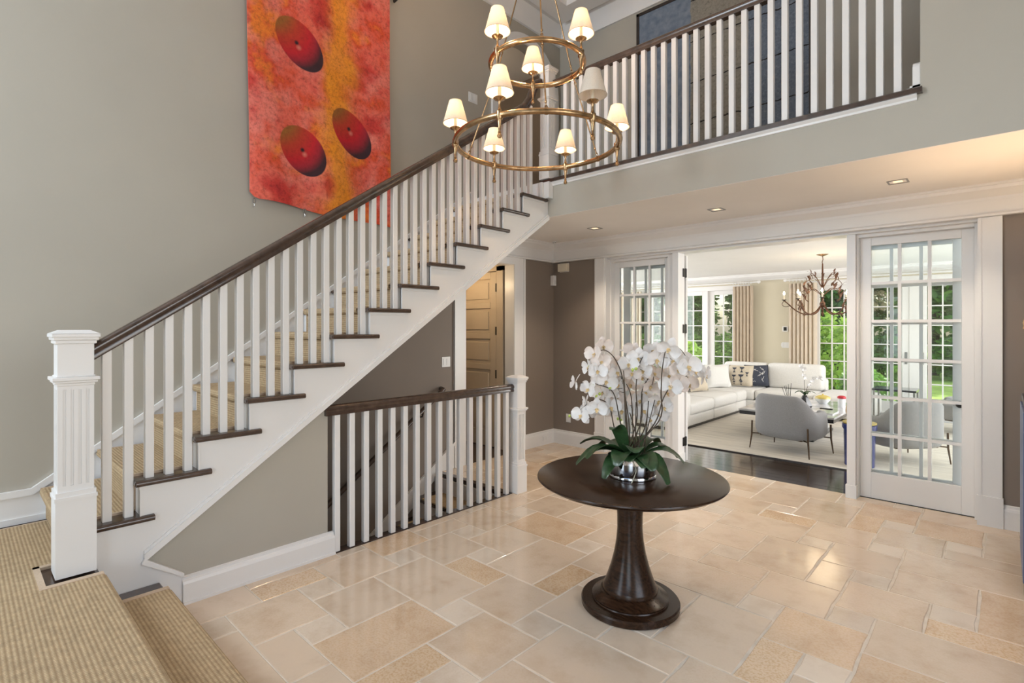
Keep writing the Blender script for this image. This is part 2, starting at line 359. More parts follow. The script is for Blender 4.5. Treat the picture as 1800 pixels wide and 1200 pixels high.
# vertical yellow-orange streak near y = 2.45
dy = mth('ADD', sp.outputs['Y'], mth('MULTIPLY_ADD', big.outputs['Fac'], .5, -2.72))
g = mth('POWER', 2.718, mth('MULTIPLY', mth('MULTIPLY', dy, dy), -60))
g = mth('MULTIPLY', g, mth('MULTIPLY_ADD', pk.outputs['Fac'], 1.6, .15))
c1 = mixc(mth('MINIMUM', g, .82), c0, (.86, .31, .012))
fr_ = ramp(nd, [(.28, (.35, .28, .28)), (.5, (1, 1, 1)), (.72, (1.2, 1.45, 1.5))]); lk.new(fine.outputs['Fac'], fr_.inputs[0])
c2 = mixc(.85, c1, fr_.outputs[0], 'MULTIPLY')
def fruit(col, cy, cz, a, bb, ang, tip):
    ca, sa = math.cos(ang), math.sin(ang)
    y = mth('SUBTRACT', sp.outputs['Y'], cy); z = mth('SUBTRACT', sp.outputs['Z'], cz)
    p = mth('ADD', mth('MULTIPLY', y, ca), mth('MULTIPLY', z, sa)); q = mth('SUBTRACT', mth('MULTIPLY', z, ca), mth('MULTIPLY', y, sa))
    e = mth('SQRT', mth('ADD', mth('POWER', mth('ABSOLUTE', mth('DIVIDE', p, a)), 2), mth('POWER', mth('ABSOLUTE', mth('DIVIDE', q, bb)), 2)))
    inside = ramp(nd, [(.965, (1, 1, 1)), (1.0, (0, 0, 0))]); lk.new(e, inside.inputs[0])
    # body colour runs from olive-red on one end through crimson to a dark plum end
    t = mth('ADD', mth('MULTIPLY_ADD', p, .5/a, .42), mth('MULTIPLY', mth('MULTIPLY', q, q), .16/(bb*bb)))
    body = ramp(nd, [(.0, (.30, .10, .015)), (.22, (.46, .035, .012)), (.5, (.52, .008, .016)), (.64, (.34, .010, .022)), (.80, (.045, .012, .018)), (1, (.02, .012, .02))]); lk.new(t, body.inputs[0])
    bd = mixc(.5, body.outputs[0], fr_.outputs[0], 'MULTIPLY')
    d2 = mth('SQRT', mth('ADD', mth('POWER', mth('ABSOLUTE', mth('SUBTRACT', y, tip[0])), 2), mth('POWER', mth('ABSOLUTE', mth('SUBTRACT', z, tip[1])), 2)))
    dim = ramp(nd, [(.010, (1, 1, 1)), (.026, (0, 0, 0))]); lk.new(d2, dim.inputs[0])
    bd = mixc(dim.outputs[0], bd, (.02, .006, .01))
    d3 = mth('SQRT', mth('ADD', mth('POWER', mth('ABSOLUTE', mth('SUBTRACT', y, tip[0]+.02)), 2), mth('POWER', mth('ABSOLUTE', mth('SUBTRACT', z, tip[1]-.035)), 2)))
    pale = ramp(nd, [(.002, (.5, .5, .5)), (.030, (0, 0, 0))]); lk.new(d3, pale.inputs[0])
    bd = mixc(pale.outputs[0], bd, (.80, .35, .25))
    return mixc(inside.outputs[0], col, bd)
c3 = fruit(c2, 2.085, 4.09, .250, .180, R(-42), (-.03, .005))
c3 = fruit(c3, 2.115, 3.155, .238, .190, R(-44), (-.01, .01))
c3 = fruit(c3, 2.600, 3.445, .255, .175, R(-48), (-.03, .04))
lk.new(c3, b.inputs['Base Color']); b.inputs['Roughness'].default_value = .75
bp = N(nd, 'ShaderNodeBump'); bp.inputs['Strength'].default_value = .25; bp.inputs['Distance'].default_value = .004; lk.new(fine.outputs['Fac'], bp.inputs['Height']); lk.new(bp.outputs[0], b.inputs['Normal'])

# cracked abstract artwork upstairs: slate blue, a beige plaster field, horizontal dark seams
m, nd, lk, b = newmat('abstract_art')
geo = N(nd, 'ShaderNodeNewGeometry'); sp = N(nd, 'ShaderNodeSeparateXYZ'); lk.new(geo.outputs['Position'], sp.inputs[0])
n1 = N(nd, 'ShaderNodeTexNoise'); n1.inputs['Scale'].default_value = 14; n1.inputs['Detail'].default_value = 8; lk.new(geo.outputs['Position'], n1.inputs['Vector'])
n2 = N(nd, 'ShaderNodeTexNoise'); n2.inputs['Scale'].default_value = 30; n2.inputs['Detail'].default_value = 8; n2.inputs['Roughness'].default_value = .8; lk.new(geo.outputs['Position'], n2.inputs['Vector'])
blue = ramp(nd, [(.3, (.13, .17, .23)), (.7, (.24, .28, .34))]); lk.new(n1.outputs['Fac'], blue.inputs[0])
deep = ramp(nd, [(.35, (.10, .13, .18)), (.58, (.20, .235, .29)), (.70, (.50, .50, .48))]); lk.new(n2.outputs['Fac'], deep.inputs[0])
bei = ramp(nd, [(.33, (.05, .045, .04)), (.45, (.26, .235, .19)), (.7, (.38, .345, .28))]); lk.new(n2.outputs['Fac'], bei.inputs[0])
xw = mth('ADD', sp.outputs['X'], mth('MULTIPLY_ADD', n1.outputs['Fac'], .03, -.015))
c0 = mixc(mth('GREATER_THAN', xw, -2.62), blue.outputs[0], bei.outputs[0])
c1 = mixc(mth('GREATER_THAN', xw, -1.98), c0, deep.outputs[0])
zz = mth('ADD', sp.outputs['Z'], mth('MULTIPLY', n1.outputs['Fac'], .05))
sm1 = mth('LESS_THAN', mth('ABSOLUTE', mth('SUBTRACT', mth('MODULO', zz, .47), .2)), .007)
c2 = mixc(mth('MULTIPLY', sm1, mth('GREATER_THAN', xw, -2.62)), c1, (.015, .013, .012))
lk.new(c2, b.inputs['Base Color']); b.inputs['Roughness'].default_value = .8
bp = N(nd, 'ShaderNodeBump'); bp.inputs['Strength'].default_value = .5; bp.inputs['Distance'].default_value = .02; lk.new(n2.outputs['Fac'], bp.inputs['Height']); lk.new(bp.outputs[0], b.inputs['Normal'])

# ------------------------------------------------------------------ dimensions
XW, XS, YF, YB, YU, YL = -4.56, -3.46, 5.705, 4.235, 5.85, 11.9
CE, UF, TOP = 2.745, 3.13, 5.78
RISE, RUN, Y1, Z1 = .1972, .2865, .384, .56          # main flight: first nosing and first tread top
LAND, STEP = .363, .18
def ty(n): return Y1+RUN*(n-1)
def tz(n): return Z1+RISE*(n-1)

def panel_boxes(mb, ax, d0, d1, a0, a1, z0, z1, holes):
    """slab between d0 and d1 along axis ax, spanning a0..a1 and z0..z1, with rectangular holes"""
    A = sorted({a0, a1, *[h[0] for h in holes], *[h[1] for h in holes]}); Z = sorted({z0, z1, *[h[2] for h in holes], *[h[3] for h in holes]})
    A = [a for a in A if a0 <= a <= a1]; Z = [z for z in Z if z0 <= z <= z1]
    for p, q in zip(A, A[1:]):
        run = None
        for r0, r1 in zip(Z, Z[1:]):
            c = ((p+q)/2, (r0+r1)/2)
            solid = not any(h[0] < c[0] < h[1] and h[2] < c[1] < h[3] for h in holes)
            if solid: run = (run[0], r1) if run else (r0, r1)
            if (not solid or r1 == Z[-1]) and run:
                if ax == 'X': mb.box(d0, d1, p, q, *run)
                elif ax == 'Y': mb.box(p, q, d0, d1, *run)
                else: mb.box(p, q, run[0], run[1], d0, d1)
                run = None
    return mb
def sweep(mb, prof, path, closed=False):
    """sweep a profile of (side, up) points along a path; side is left-handed from the travel direction"""
    path = [Vector(p) for p in path]; m = len(path); n = len(prof); vs = []
    for i, p in enumerate(path):
        a = path[i-1] if i else p; b = path[i+1] if i < m-1 else p
        t = (b-a).normalized(); side = t.cross(Vector((0,0,1))).normalized(); up = side.cross(t)
        k = 1.0
        if 0 < i < m-1:
            h = ((p-a).normalized()+(b-p).normalized()); k = 2/max(.6, h.length)
        vs += [p+side*x+up*(z*k) for x, z in prof]
    fs = [tuple(range(n-1, -1, -1)), tuple(range((m-1)*n, m*n))]
    for i in range(m-1):
        for k in range(n): fs.append((i*n+k, i*n+(k+1) % n, (i+1)*n+(k+1) % n, (i+1)*n+k))
    return mb.add(vs, fs)

# ------------------------------------------------------------------ shell
mb = panel_boxes(MB(), 'X', XW-.15, XW, -2.7, 6.05, -2.7, TOP+.2, [(0, 6.2, -2.8, UF-.03), (4.61, 5.67, UF, 5.298)])
lowl = lambda y: .308+.685*(y-.72)+.06          # underside of the stair flight: weaker light below it is painted in with taupe
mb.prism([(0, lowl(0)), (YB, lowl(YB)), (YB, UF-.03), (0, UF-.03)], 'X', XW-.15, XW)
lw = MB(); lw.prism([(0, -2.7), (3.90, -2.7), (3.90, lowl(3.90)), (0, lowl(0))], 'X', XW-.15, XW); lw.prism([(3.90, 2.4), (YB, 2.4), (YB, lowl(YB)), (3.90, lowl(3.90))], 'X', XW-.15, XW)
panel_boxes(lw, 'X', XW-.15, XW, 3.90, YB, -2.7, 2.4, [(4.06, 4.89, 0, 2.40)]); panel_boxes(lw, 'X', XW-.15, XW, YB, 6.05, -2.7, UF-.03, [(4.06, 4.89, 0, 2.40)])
struct('wall_left_hall', lw, 'taupe', 'wall darkened in colour for its weaker light, under the stair flight and beside the tan door', 'wall')
ac, az, ar = 5.14, 4.768, .53
arc = [(ac+ar*math.cos(R(a)), az+ar*math.sin(R(a))) for a in range(180, 89, -9)]
mb.prism([(4.61, 5.298)]+arc, 'X', XW-.15, XW)
mb.prism([(2*ac-4.61, 5.298)]+[(2*ac-y, z) for y, z in arc][::-1], 'X', XW-.15, XW)
struct('wall_left', mb, 'paint', 'tall grey-green painted wall behind the staircase, carrying the red canvas', 'wall')
struct('wall_front', panel_boxes(MB(), 'Y', -2.85, -2.7, XW-.15, 2.7, -.2, TOP+.2, [(-3.5, -2.3, .25, 2.45), (-.4, 1.7, .25, 2.45), (-3.2, .4, 2.9, 4.9)]), 'paint', 'entrance wall with tall windows behind the viewer', 'wall')
struct('wall_right', panel_boxes(MB(), 'X', 2.6, 2.75, -2.85, 6.05, -.2, TOP+.2, [(.0, 2.4, .8, 3.6)]), 'paint', 'foyer side wall with windows, right of the viewer', 'wall')
struct('wall_back', panel_boxes(MB(), 'Y', YF, 5.93, XW, 2.6, 0, UF-.02, [(-3.72, -.14, 0, 2.50)]), 'taupe', 'taupe wall around the glazed doorway to the living room', 'wall')
struct('wall_upper_back', MB().box(XW, 2.6, YU, 6.05, UF-.02, TOP), 'paint', 'grey-green upstairs wall behind the balcony', 'wall')
struct('wall_upper_right', MB().box(-.385, 2.6, YB, YB+.13, CE, TOP), 'paint', 'smooth grey wall rising right of the balcony railing', 'wall')
struct('wall_hall_pier', MB().box(.58, .70, YB, 5.1, 0, CE), 'taupe', 'short pier of wall behind the blue cabinet', 'wall')
mb = MB(); mb.prism([(.70, .30), (1.80, .30+.685*1.10), (1.80, 0), (.70, 0)], 'X', -3.60, -3.472)
struct('wall_under_stairs', mb, 'paint', 'grey triangular wall below the sloping white stair stringer', 'wall')
struct('ceiling', MB().box(XW, 2.6, -2.7, 5.85, TOP, TOP+.15), 'ceiling_white', 'high white ceiling above the foyer and balcony', 'ceiling')
mb = MB().box(XW, 2.6, YB+.12, YU, UF-.05, UF)
struct('floor_upper', mb, 'wood_dark', 'dark wood upstairs landing floor behind the balcony railing', 'floor')
struct('ceiling_hall', MB().box(XW, 2.6, YB+.004, YF, CE-.002, CE+.06), 'ceiling_white', 'low warm-white hall ceiling under the balcony', 'ceiling')
mb = MB().box(XS-.03, -.385, YB, YB+.12, CE, UF-.035).box(XW, XS-.03, YB, YB+.12, CE, UF-.035)
struct('wall_balcony_edge', mb, 'paint', 'grey fascia band below the balcony railing', 'wall')
struct('floor_basement', MB().box(XW, -2.0, -2.6, 3.9, -2.75, -2.7), 'wood_dark', 'dark basement floor at the foot of the lower stairs', 'floor')
struct('wall_basement_side', panel_boxes(MB(), 'X', -3.50, -3.448, .0, 3.64, -2.7, -.06, []), 'taupe', 'stairwell wall below the foyer floor', 'wall')

# crown mouldings, friezes, bases
def crown(prof, path, name, label): return struct(name, sweep(MB(), prof, path), 'trim', label, 'moulding', smooth=30)
CR = [(0, 0), (.02, 0), (.024, .022), (.05, .05), (.085, .075), (.09, .10), (.10, .104), (.10, .125), (0, .125)]
cs = lambda k: [(-x*k, z*k) for x, z in CR]
mb = sweep(MB(), cs(1.0), [(2.6, YF, CE-.125), (XW, YF, CE-.125)])
sweep(mb, [(0, 0), (-.035, .004), (-.035, .018), (-.02, .032), (0, .036)], [(2.6, YF-.012, 2.485), (XW, YF-.012, 2.485)])
mb.box(XW, 2.6, YF-.014, YF, 2.50, CE-.10)
struct('trim_1', mb, 'trim', 'white frieze and crown moulding above the glazed doorway', 'moulding', smooth=30)
mb = sweep(MB(), cs(1.0), [(XW, YF, CE-.125), (XW, YB+.12, CE-.125)])
sweep(mb, [(0, 0), (-.035, .004), (-.035, .018), (-.02, .032), (0, .036)], [(XW+.012, YF, 2.485), (XW+.012, YB, 2.485)])
mb.box(XW, XW+.014, 3.88, YF, 2.50, CE-.10)
struct('trim_2', mb, 'trim', 'white frieze and crown moulding on the hall wall above the tan door', 'moulding', smooth=30)
mb = sweep(MB(), cs(2.0), [(2.6, YU, TOP-.25), (XW, YU, TOP-.25), (XW, -2.7, TOP-.25)])
mb.box(XW+.2, XW+.48, -2.7, YU-.2, TOP-.06, TOP).box(XW+.481, 2.6, YU-.48, YU-.2, TOP-.06, TOP)
struct('trim_3', mb, 'trim', 'deep stepped white crown moulding round the high ceiling', 'moulding', smooth=30)
BP = [(0, 0), (-.022, 0), (-.022, .115), (-.018, .13), (-.010, .137), (-.010, .15), (0, .155)]
def basep(h, t=.022): return [(x*t/.022, z*h/.155) for x, z in BP]
mb = sweep(MB(), basep(.19), [(-3.86, YF, 0), (XW, YF, 0)]); struct('baseboard_back', mb, 'trim', 'white baseboard between hall corner and glazed doorway', 'baseboard')
mb = sweep(MB(), basep(.19), [(2.6, YF, 0), (0.0, YF, 0)]); struct('baseboard_back_right', mb, 'trim', 'white baseboard right of the glazed doorway', 'baseboard')
mb = sweep(MB(), basep(.19), [(XW, YF, 0), (XW, 5.09, 0)]); struct('baseboard_left', mb, 'trim', 'white baseboard on the hall wall beside the tan door', 'baseboard')
mb = sweep(MB(), basep(.155, .035), [(-3.472, 1.838, 0), (-3.472, .90, 0)]).box(-3.475, -3.425, .90, 1.838, 0, .014)
struct('baseboard_stairs', mb, 'trim', 'white baseboard below the grey triangular stair wall', 'baseboard')
# casing of the arch upstairs
mb = MB(); o_ = []; i_ = []
for a in range(0, 181, 6):
    o_.append((ac+.65*math.cos(R(a)), az+.65*math.sin(R(a)))); i_.append((ac+.53*math.cos(R(a)), az+.53*math.sin(R(a))))
for k in range(30): mb.prism([i_[k], o_[k], o_[k+1], i_[k+1]], 'X', XW, XW+.025)
mb.box(XW, XW+.025, ac-.65, ac-.53, UF, az).box(XW, XW+.025, ac+.53, ac+.65, UF, az)
struct('trim_4', mb, 'trim', 'white casing of the arched opening at the top of the stairs', 'moulding')
# room behind the arch
mb = MB().box(-6.9, -6.8, 3.0, 6.2, UF-.05, 5.5).box(-6.9, XW-.15, 3.0, 3.1, UF-.05, 5.5).box(-6.9, XW-.15, 6.1, 6.2, UF-.05, 5.5)
struct('wall_upstairs_hall', mb, 'taupe', 'dim hallway walls seen through the arched opening', 'wall')
struct('ceiling_upstairs_hall', MB().box(-6.9, XW-.15, 3.0, 6.2, 5.45, 5.5), 'ceiling_white', 'dim hallway ceiling behind the arched opening', 'ceiling')
struct('floor_upstairs_hall', MB().box(-6.9, XW-.15, 3.0, 6.2, UF-.05, UF), 'wood_dark', 'dark hallway floor behind the arched opening', 'floor')
# baseboard end upstairs, at the corner of the right wall
mb = MB(); mb.prism([(YB+.005, 0), (YB+.005, .15), (YB+.02, .155), (YB+.022, .17), (YB+.04, .185), (YB+.10, .185), (YB+.12, .15), (YB+.13, 0)], 'X', -.425, -.385)
mb.v = [(x, y, z+UF) for x, y, z in mb.v]; mb.box(-.455, -.385, YB+.005, YB+.13, UF, UF+.018).box(-.44, -.385, YB+.005, YB+.13, UF, UF+.03)
struct('baseboard_upper', mb, 'trim', 'white baseboard end where the balcony railing meets the wall', 'baseboard')

# ------------------------------------------------------------------ floor: limestone tiles in a repeating pattern of four sizes
G, TX, TY = .2032, -2.944, 1.840
mb = panel_boxes(MB(), 'Z', -.10, -.003, XW, 2.6, -2.7, 5.86, [(XW-.01, -3.441, .9, 3.64)])
floor = struct('floor', mb, 'grout', 'beige limestone floor laid in a pattern of mixed tile sizes', 'floor')
PAT = [(0,0,3,2),(1,2,2,1),(1,3,1,1),(3,0,1,1),(3,1,2,2),(5,1,1,1),(4,3,1,2),(2,3,2,3),(4,5,2,2),(5,2,2,2),(5,4,1,1),(0,4,2,2)]
def tile_mesh(mb, x0, x1, y0, y1, rnd, wob):
    j = .0040; x0 += j; x1 -= j; y0 += j; y1 -= j
    out = []
    nx = max(1, round((x1-x0)/.22)); ny = max(1, round((y1-y0)/.11)) if wob > .002 else max(1, round((y1-y0)/.22))
    for i in range(nx): out.append((x0+(x1-x0)*i/nx, y0+rnd.uniform(-.001, .001)))
    for i in range(ny): out.append((x1-(rnd.uniform(0, wob) if i else 0), y0+(y1-y0)*i/ny))
    for i in range(nx): out.append((x1-(x1-x0)*i/nx, y1+rnd.uniform(-.001, .001)))
    for i in range(ny): out.append((x0+(rnd.uniform(0, wob) if i else 0), y1-(y1-y0)*i/ny))
    cx, cy = (x0+x1)/2, (y0+y1)/2; n = len(out); e = .004
    inn = [(x+(e if x < cx else -e), y+(e if y < cy else -e)) for x, y in out]
    vs = [(x, y, -.012) for x, y in out]+[(x, y, -.0028) for x, y in out]+[(x, y, 0) for x, y in inn]
    fs = [tuple(range(2*n, 3*n))]
    for k in range(2):
        for i in range(n): fs.append((k*n+i, k*n+(i+1) % n, (k+1)*n+(i+1) % n, (k+1)*n+i))
    mb.add(vs, fs)
rnd = random.Random(3)
tiles = []
for I in range(-3, 5):
    for J in range(-4, 4):
        for k, j, w, h in PAT:
            k0, j0 = 6*I+k, 6*J+j
            x0, x1, y0, y1 = TX+k0*G, TX+(k0+w)*G, TY+j0*G, TY+(j0+h)*G
            rects = []
            if y1 <= 3.66: rects = [(max(x0, -3.441), x1, y0, y1)]
            elif y0 >= 3.66: rects = [(max(x0, XW), x1, y0, y1)]
            else: rects = [(max(x0, -3.441), x1, y0, y1), (max(x0, XW), min(x1, -3.441), 3.66, y1)]
            for a, bx, c, d in rects:
                bx = min(bx, 2.6); d = min(d, 5.86); c = max(c, -2.7)
                if a < -1.9 and c < .79: c = max(c, .79) if a < -1.9 else c
                if bx-a < .02 or d-c < .02: continue
                tiles.append((a, bx, c, d, (k, j, w, h), (k0, j0)))
stuff = MB(); cnt = 0
for a, bx, c, d, t, kj in tiles:
    near = a < 1.1 and d > .3 and (a > -3.5 or d > 3.6)
    if not near or cnt > 285: tile_mesh(stuff, a, bx, c, d, rnd, .0); continue
    m1 = MB(); wob = .007 if kj[0] >= 8 else .0035
    tile_mesh(m1, a, bx, c, d, rnd, wob)
    o = obj('floor_tile', m1, 'tile', floor); cnt += 1
    base = Vector((.66, .535, .41)); v = rnd.uniform(.92, 1.06); spk = rnd.uniform(.0, .2)
    if t[2]*t[3] == 2 and rnd.random() < .55: base = Vector((.68, .52, .36)); spk = .7
    elif t[2]*t[3] == 1: base = Vector((.68, .58, .47))
    elif rnd.random() < .12: base = Vector((.66, .50, .35)); spk = .4
    o.color = (base.x*v, base.y*v, base.z*v, spk)
o = obj('floor_tiles_beyond', stuff, 'tile', floor); o['kind'] = 'stuff'; o.color = (.55, .46, .36, .2)

# ------------------------------------------------------------------ glazed doorway: posts, casings, sidelights, open doors
mb = MB()
for x0, x1 in ((-3.86, -3.715), (-.145, .0)):
    mb.box(x0+.012, x1-.012, YF-.02, YF, .24, 2.484).box(x0, x0+.022, YF-.026, YF, .24, 2.485).box(x1-.022, x1, YF-.026, YF, .24, 2.485)
    mb.box(x0-.006, x1+.006, YF-.034, YF, 0, .24)
mb.box(-3.72, -3.70, YF-.01, 5.935, 0, 2.49).box(-.15, -.14, YF-.01, 5.935, 0, 2.49)
mb.box(-2.815, -2.744, YF+.035, 5.905, .12, 2.464).box(-2.90, -2.816, YF+.09, 5.93, 0, 2.464).box(-2.825, -2.735, YF+.025, 5.91, 0, .12)
mb.box(-1.068, -1.0, YF+.035, 5.905, .12, 2.464).box(-.999, -.985, YF+.09, 5.93, 0, 2.464).box(-1.078, -.99, YF+.025, 5.91, 0, .12)
mb.box(-3.699, -.151, YF+.025, 5.935, 2.465, 2.51).box(-3.679, -2.901, YF+.09, 5.95, 2.437, 2.4645).box(-.984, -.171, YF+.09, 5.95, 2.437, 2.4645)
for x0, x1 in ((-3.6995, -3.68), (-.17, -.1505)): mb.box(x0, x1, YF+.09, 5.93, 0, 2.4645)
struct('trim_5', mb, 'trim', 'white posts, header and wide casings framing the living room doorway', 'doorway frame')
def lites(parent, x0, x1, z0, z1, gx, gz, nc, nr, y, th, mw=.026, frame='frame', fm='trim'):
    """glazed panel in a plane y = const: stiles and rails, glazing bars, one pane per light"""
    f = MB(); f.box(x0, gx[0], y, y+th, z0, z1).box(gx[1], x1, y, y+th, z0, z1).box(gx[0], gx[1], y, y+th, z0, gz[0]).box(gx[0], gx[1], y, y+th, gz[1], z1)
    fo = obj(frame, f, fm, parent, bevel=.004)
    cw = (gx[1]-gx[0])/nc; rh = (gz[1]-gz[0])/nr
    b = MB()
    for i in range(1, nc): xc = gx[0]+cw*i; b.box(xc-mw/2, xc+mw/2, y+.006, y+th-.006, gz[0], gz[1])
    for j in range(1, nr): zc = gz[0]+rh*j; b.box(gx[0], gx[1], y+.008, y+th-.008, zc-mw/2, zc+mw/2)
    obj('glazing_bars', b, fm, parent)
    p0 = None
    for i in range(nc):
        for j in range(nr):
            if p0 is None: p0 = obj('pane', MB().box(gx[0], gx[0]+cw, y+th/2-.002, y+th/2+.002, gz[0], gz[0]+rh), 'glass', parent)
            else: inst(p0, W[p0]+Vector((i*cw, 0, j*rh)), parent)
    return fo
def wthing(name, label, cat, loc): return thing(name, label, cat, loc, None, 'structure')
w1_ = wthing('window_1', 'tall fixed glazed sidelight right of the living room doorway', 'window', (-.57, 5.89, 0))
lites(w1_, -.985, -.17, .002, 2.437, (-.897, -.255), (.243, 2.36), 3, 6, 5.87, .045)
w2_ = wthing('window_2', 'tall fixed glazed sidelight behind the orchid, left of the doorway', 'window', (-3.29, 5.89, 0))
lites(w2_, -3.68, -2.90, .002, 2.437, (-3.606, -2.975), (.243, 2.36), 3, 6, 5.87, .045)
d1 = wthing('door_1', 'glazed white door folded open behind the right sidelight, dark knob', 'door', (-.64, 5.96, 0))
lites(d1, -1.068, -.218, .012, 2.45, (-.972, -.318), (.25, 2.33), 3, 6, 5.955, .042)
d2 = wthing('door_2', 'glazed white door folded open behind the left sidelight, dark hinges', 'door', (-3.1, 5.96, 0))
lites(d2, -3.60, -2.744, .012, 2.45, (-3.505, -2.84), (.25, 2.33), 3, 6, 5.955, .042)
for d, x in ((d1, -.268), (d2, -3.55)):
    for sgn, yy in ((-1, 5.955), (1, 5.997)):
        kb = MB().lathe([(.0, 0), (.030, 0), (.030, .008), (.012, .012), (.010, .03), (.022, .036), (.026, .048), (.018, .060), (0, .062)], n=16)
        kb.xf(Matrix.Translation((x, yy, .93)) @ Matrix.Rotation(R(90)*(1 if sgn < 0 else -1), 4, 'X')); obj('knob', kb, 'black_metal', d, 40)
for d, x in ((d1, -1.075), (d2, -2.742)):
    for z in (2.24, 1.58, .92, .25):
        obj('hinge', MB().box(x-.006, x+.006, 5.86, 5.955, z-.05, z+.05).tube([(x+.004, 5.93, z-.055), (x+.004, 5.93, z+.055)], .008), 'black_metal', d)

# ------------------------------------------------------------------ tan panelled door beyond the hall opening
mb = MB().box(-6.2, XW-.15, 4.93, 5.03, 0, 2.6).box(-6.2, XW-.15, 3.75, 3.85, 0, 2.6).box(-6.3, -6.2, 3.75, 5.03, 0, 2.6)
struct('wall_vestibule', mb, 'taupe', 'small vestibule walls beyond the hall opening', 'wall')
struct('ceiling_vestibule', MB().box(-6.2, XW-.15, 3.85, 4.93, 2.5, 2.6), 'ceiling_white', 'vestibule ceiling beyond the hall opening', 'ceiling')
struct('floor_vestibule', MB().box(-6.2, XW, 3.85, 4.93, -.05, 0.004), 'wood_dark', 'dark wood floor strip in the vestibule opening', 'floor')
mb = MB()
for y0, y1 in ((3.89, 4.06), (4.89, 5.09)):
    mb.box(XW, XW+.02, y0, y1, 0, 2.498).box(XW, XW+.028, y0-.002 if y0 < 4.5 else y1-.03, y0+.03 if y0 < 4.5 else y1+.002, 0, 2.50)
mb.box(XW-.15, XW+.012, 4.885, 4.89, 0, 2.40).box(XW-.15, XW+.012, 4.06, 4.065, 0, 2.40).box(XW, XW+.02, 4.06, 4.89, 2.40, 2.50).box(XW-.15, XW, 4.06, 4.89, 2.395, 2.40)
struct('trim_6', mb, 'trim', 'white casing of the hall opening left of the corner', 'doorway frame')
d3 = wthing('door_3', 'tan panelled door with dark hinges seen past the stair stringer', 'door', (-5.3, 4.9, 0))
f = MB().box(-5.72, -5.60, 4.885, 4.925, .01, 2.33).box(-4.98, -4.865, 4.885, 4.925, .01, 2.33)
rz = [.01, .23, .33, .62, .72, 1.01, 1.11, 1.43, 1.53, 1.85, 1.95, 2.24, 2.33]
zs_ = [(.01, .22), (.62, .70), (1.03, 1.11), (1.44, 1.52), (1.85, 1.93), (2.24, 2.33)]
for a, bz in zs_: f.box(-5.60, -4.98, 4.885, 4.925, a, bz)
obj('door_frame', f, 'door_tan', d3, bevel=.006)
for (a, b0), (c, d) in zip(zs_, zs_[1:]):
    p = MB().box(-5.60, -4.98, 4.905, 4.915, b0, c).box(-5.555, -5.025, 4.893, 4.91, b0+.045, c-.045)
    obj('panel', p, 'door_tan', d3, bevel=.008)
for z in (2.12, 1.55, .98, .25): obj('hinge', MB().box(-4.872, -4.858, 4.872, 4.886, z-.055, z+.055), 'black_metal', d3)
obj('jamb', MB().box(-4.86, -4.745, 4.88, 4.93, 0, 2.40).box(-5.85, -5.73, 4.88, 4.93, 0, 2.40).box(-5.85, -4.745, 4.88, 4.93, 2.34, 2.42), 'door_tan', d3)
light('vestibule_lamp', 'POINT', (-5.2, 4.3, 2.2), 9, (1, .74, .45), radius=.06)

# ------------------------------------------------------------------ main staircase
st = thing('staircase', 'white staircase with dark treads and woven runner climbing along the tall wall', 'staircase', (-4.0, 2.2, 0))
tm = MB(); n = 1
prof = [(ty(1)+.012, tz(1)-.032), (ty(1)+.003, tz(1)-.027), (ty(1), tz(1)-.016), (ty(1)+.003, tz(1)-.005), (ty(1)+.012, tz(1)), (ty(1)+RUN+.03, tz(1)), (ty(1)+RUN+.03, tz(1)-.032)]
tm.prism(prof, 'X', XW+.02, -3.44)
rp = [(-3.475, tz(1)-.032), (-3.437, tz(1)-.032), (-3.428, tz(1)-.027), (-3.425, tz(1)-.016), (-3.428, tz(1)-.005), (-3.437, tz(1)), (-3.475, tz(1))]
tm.prism(rp, 'Y', ty(1)+.004, ty(1)+.378)
t0 = obj('tread', tm, 'wood_rail', st, 50)
for n in range(2, 14): inst(t0, W[t0]+Vector((0, RUN*(n-1), RISE*(n-1))), st)
r0 = obj('riser', MB().box(XW+.02, XS-.001, ty(1)+.03, ty(1)+.045, tz(1)-RISE, tz(1)-.032), 'trim', st)
for n in range(2, 15): inst(r0, W[r0]+Vector((0, RUN*(n-1), RISE*(n-1))), st)
low = lambda y: .308+.685*(y-.72)
pts = [(.42, 0), (.42, tz(1)-.032)]
for n in range(2, 14): pts += [(ty(n)+.03, tz(n-1)-.032), (ty(n)+.03, tz(n)-.032)]
pts += [(ty(14)+.03, tz(13)-.032), (ty(14)+.03, UF-.036), (YB, UF-.036), (YB, low(YB)), (.72, .308), (.905, .172), (.905, 0)]
mb = MB(); mb.prism(pts, 'X', XS-.03, XS)
for n in range(1, 14): mb.box(XS, XS+.013, ty(n)+.022, ty(n)+.34, tz(n)-.05, tz(n)-.032)
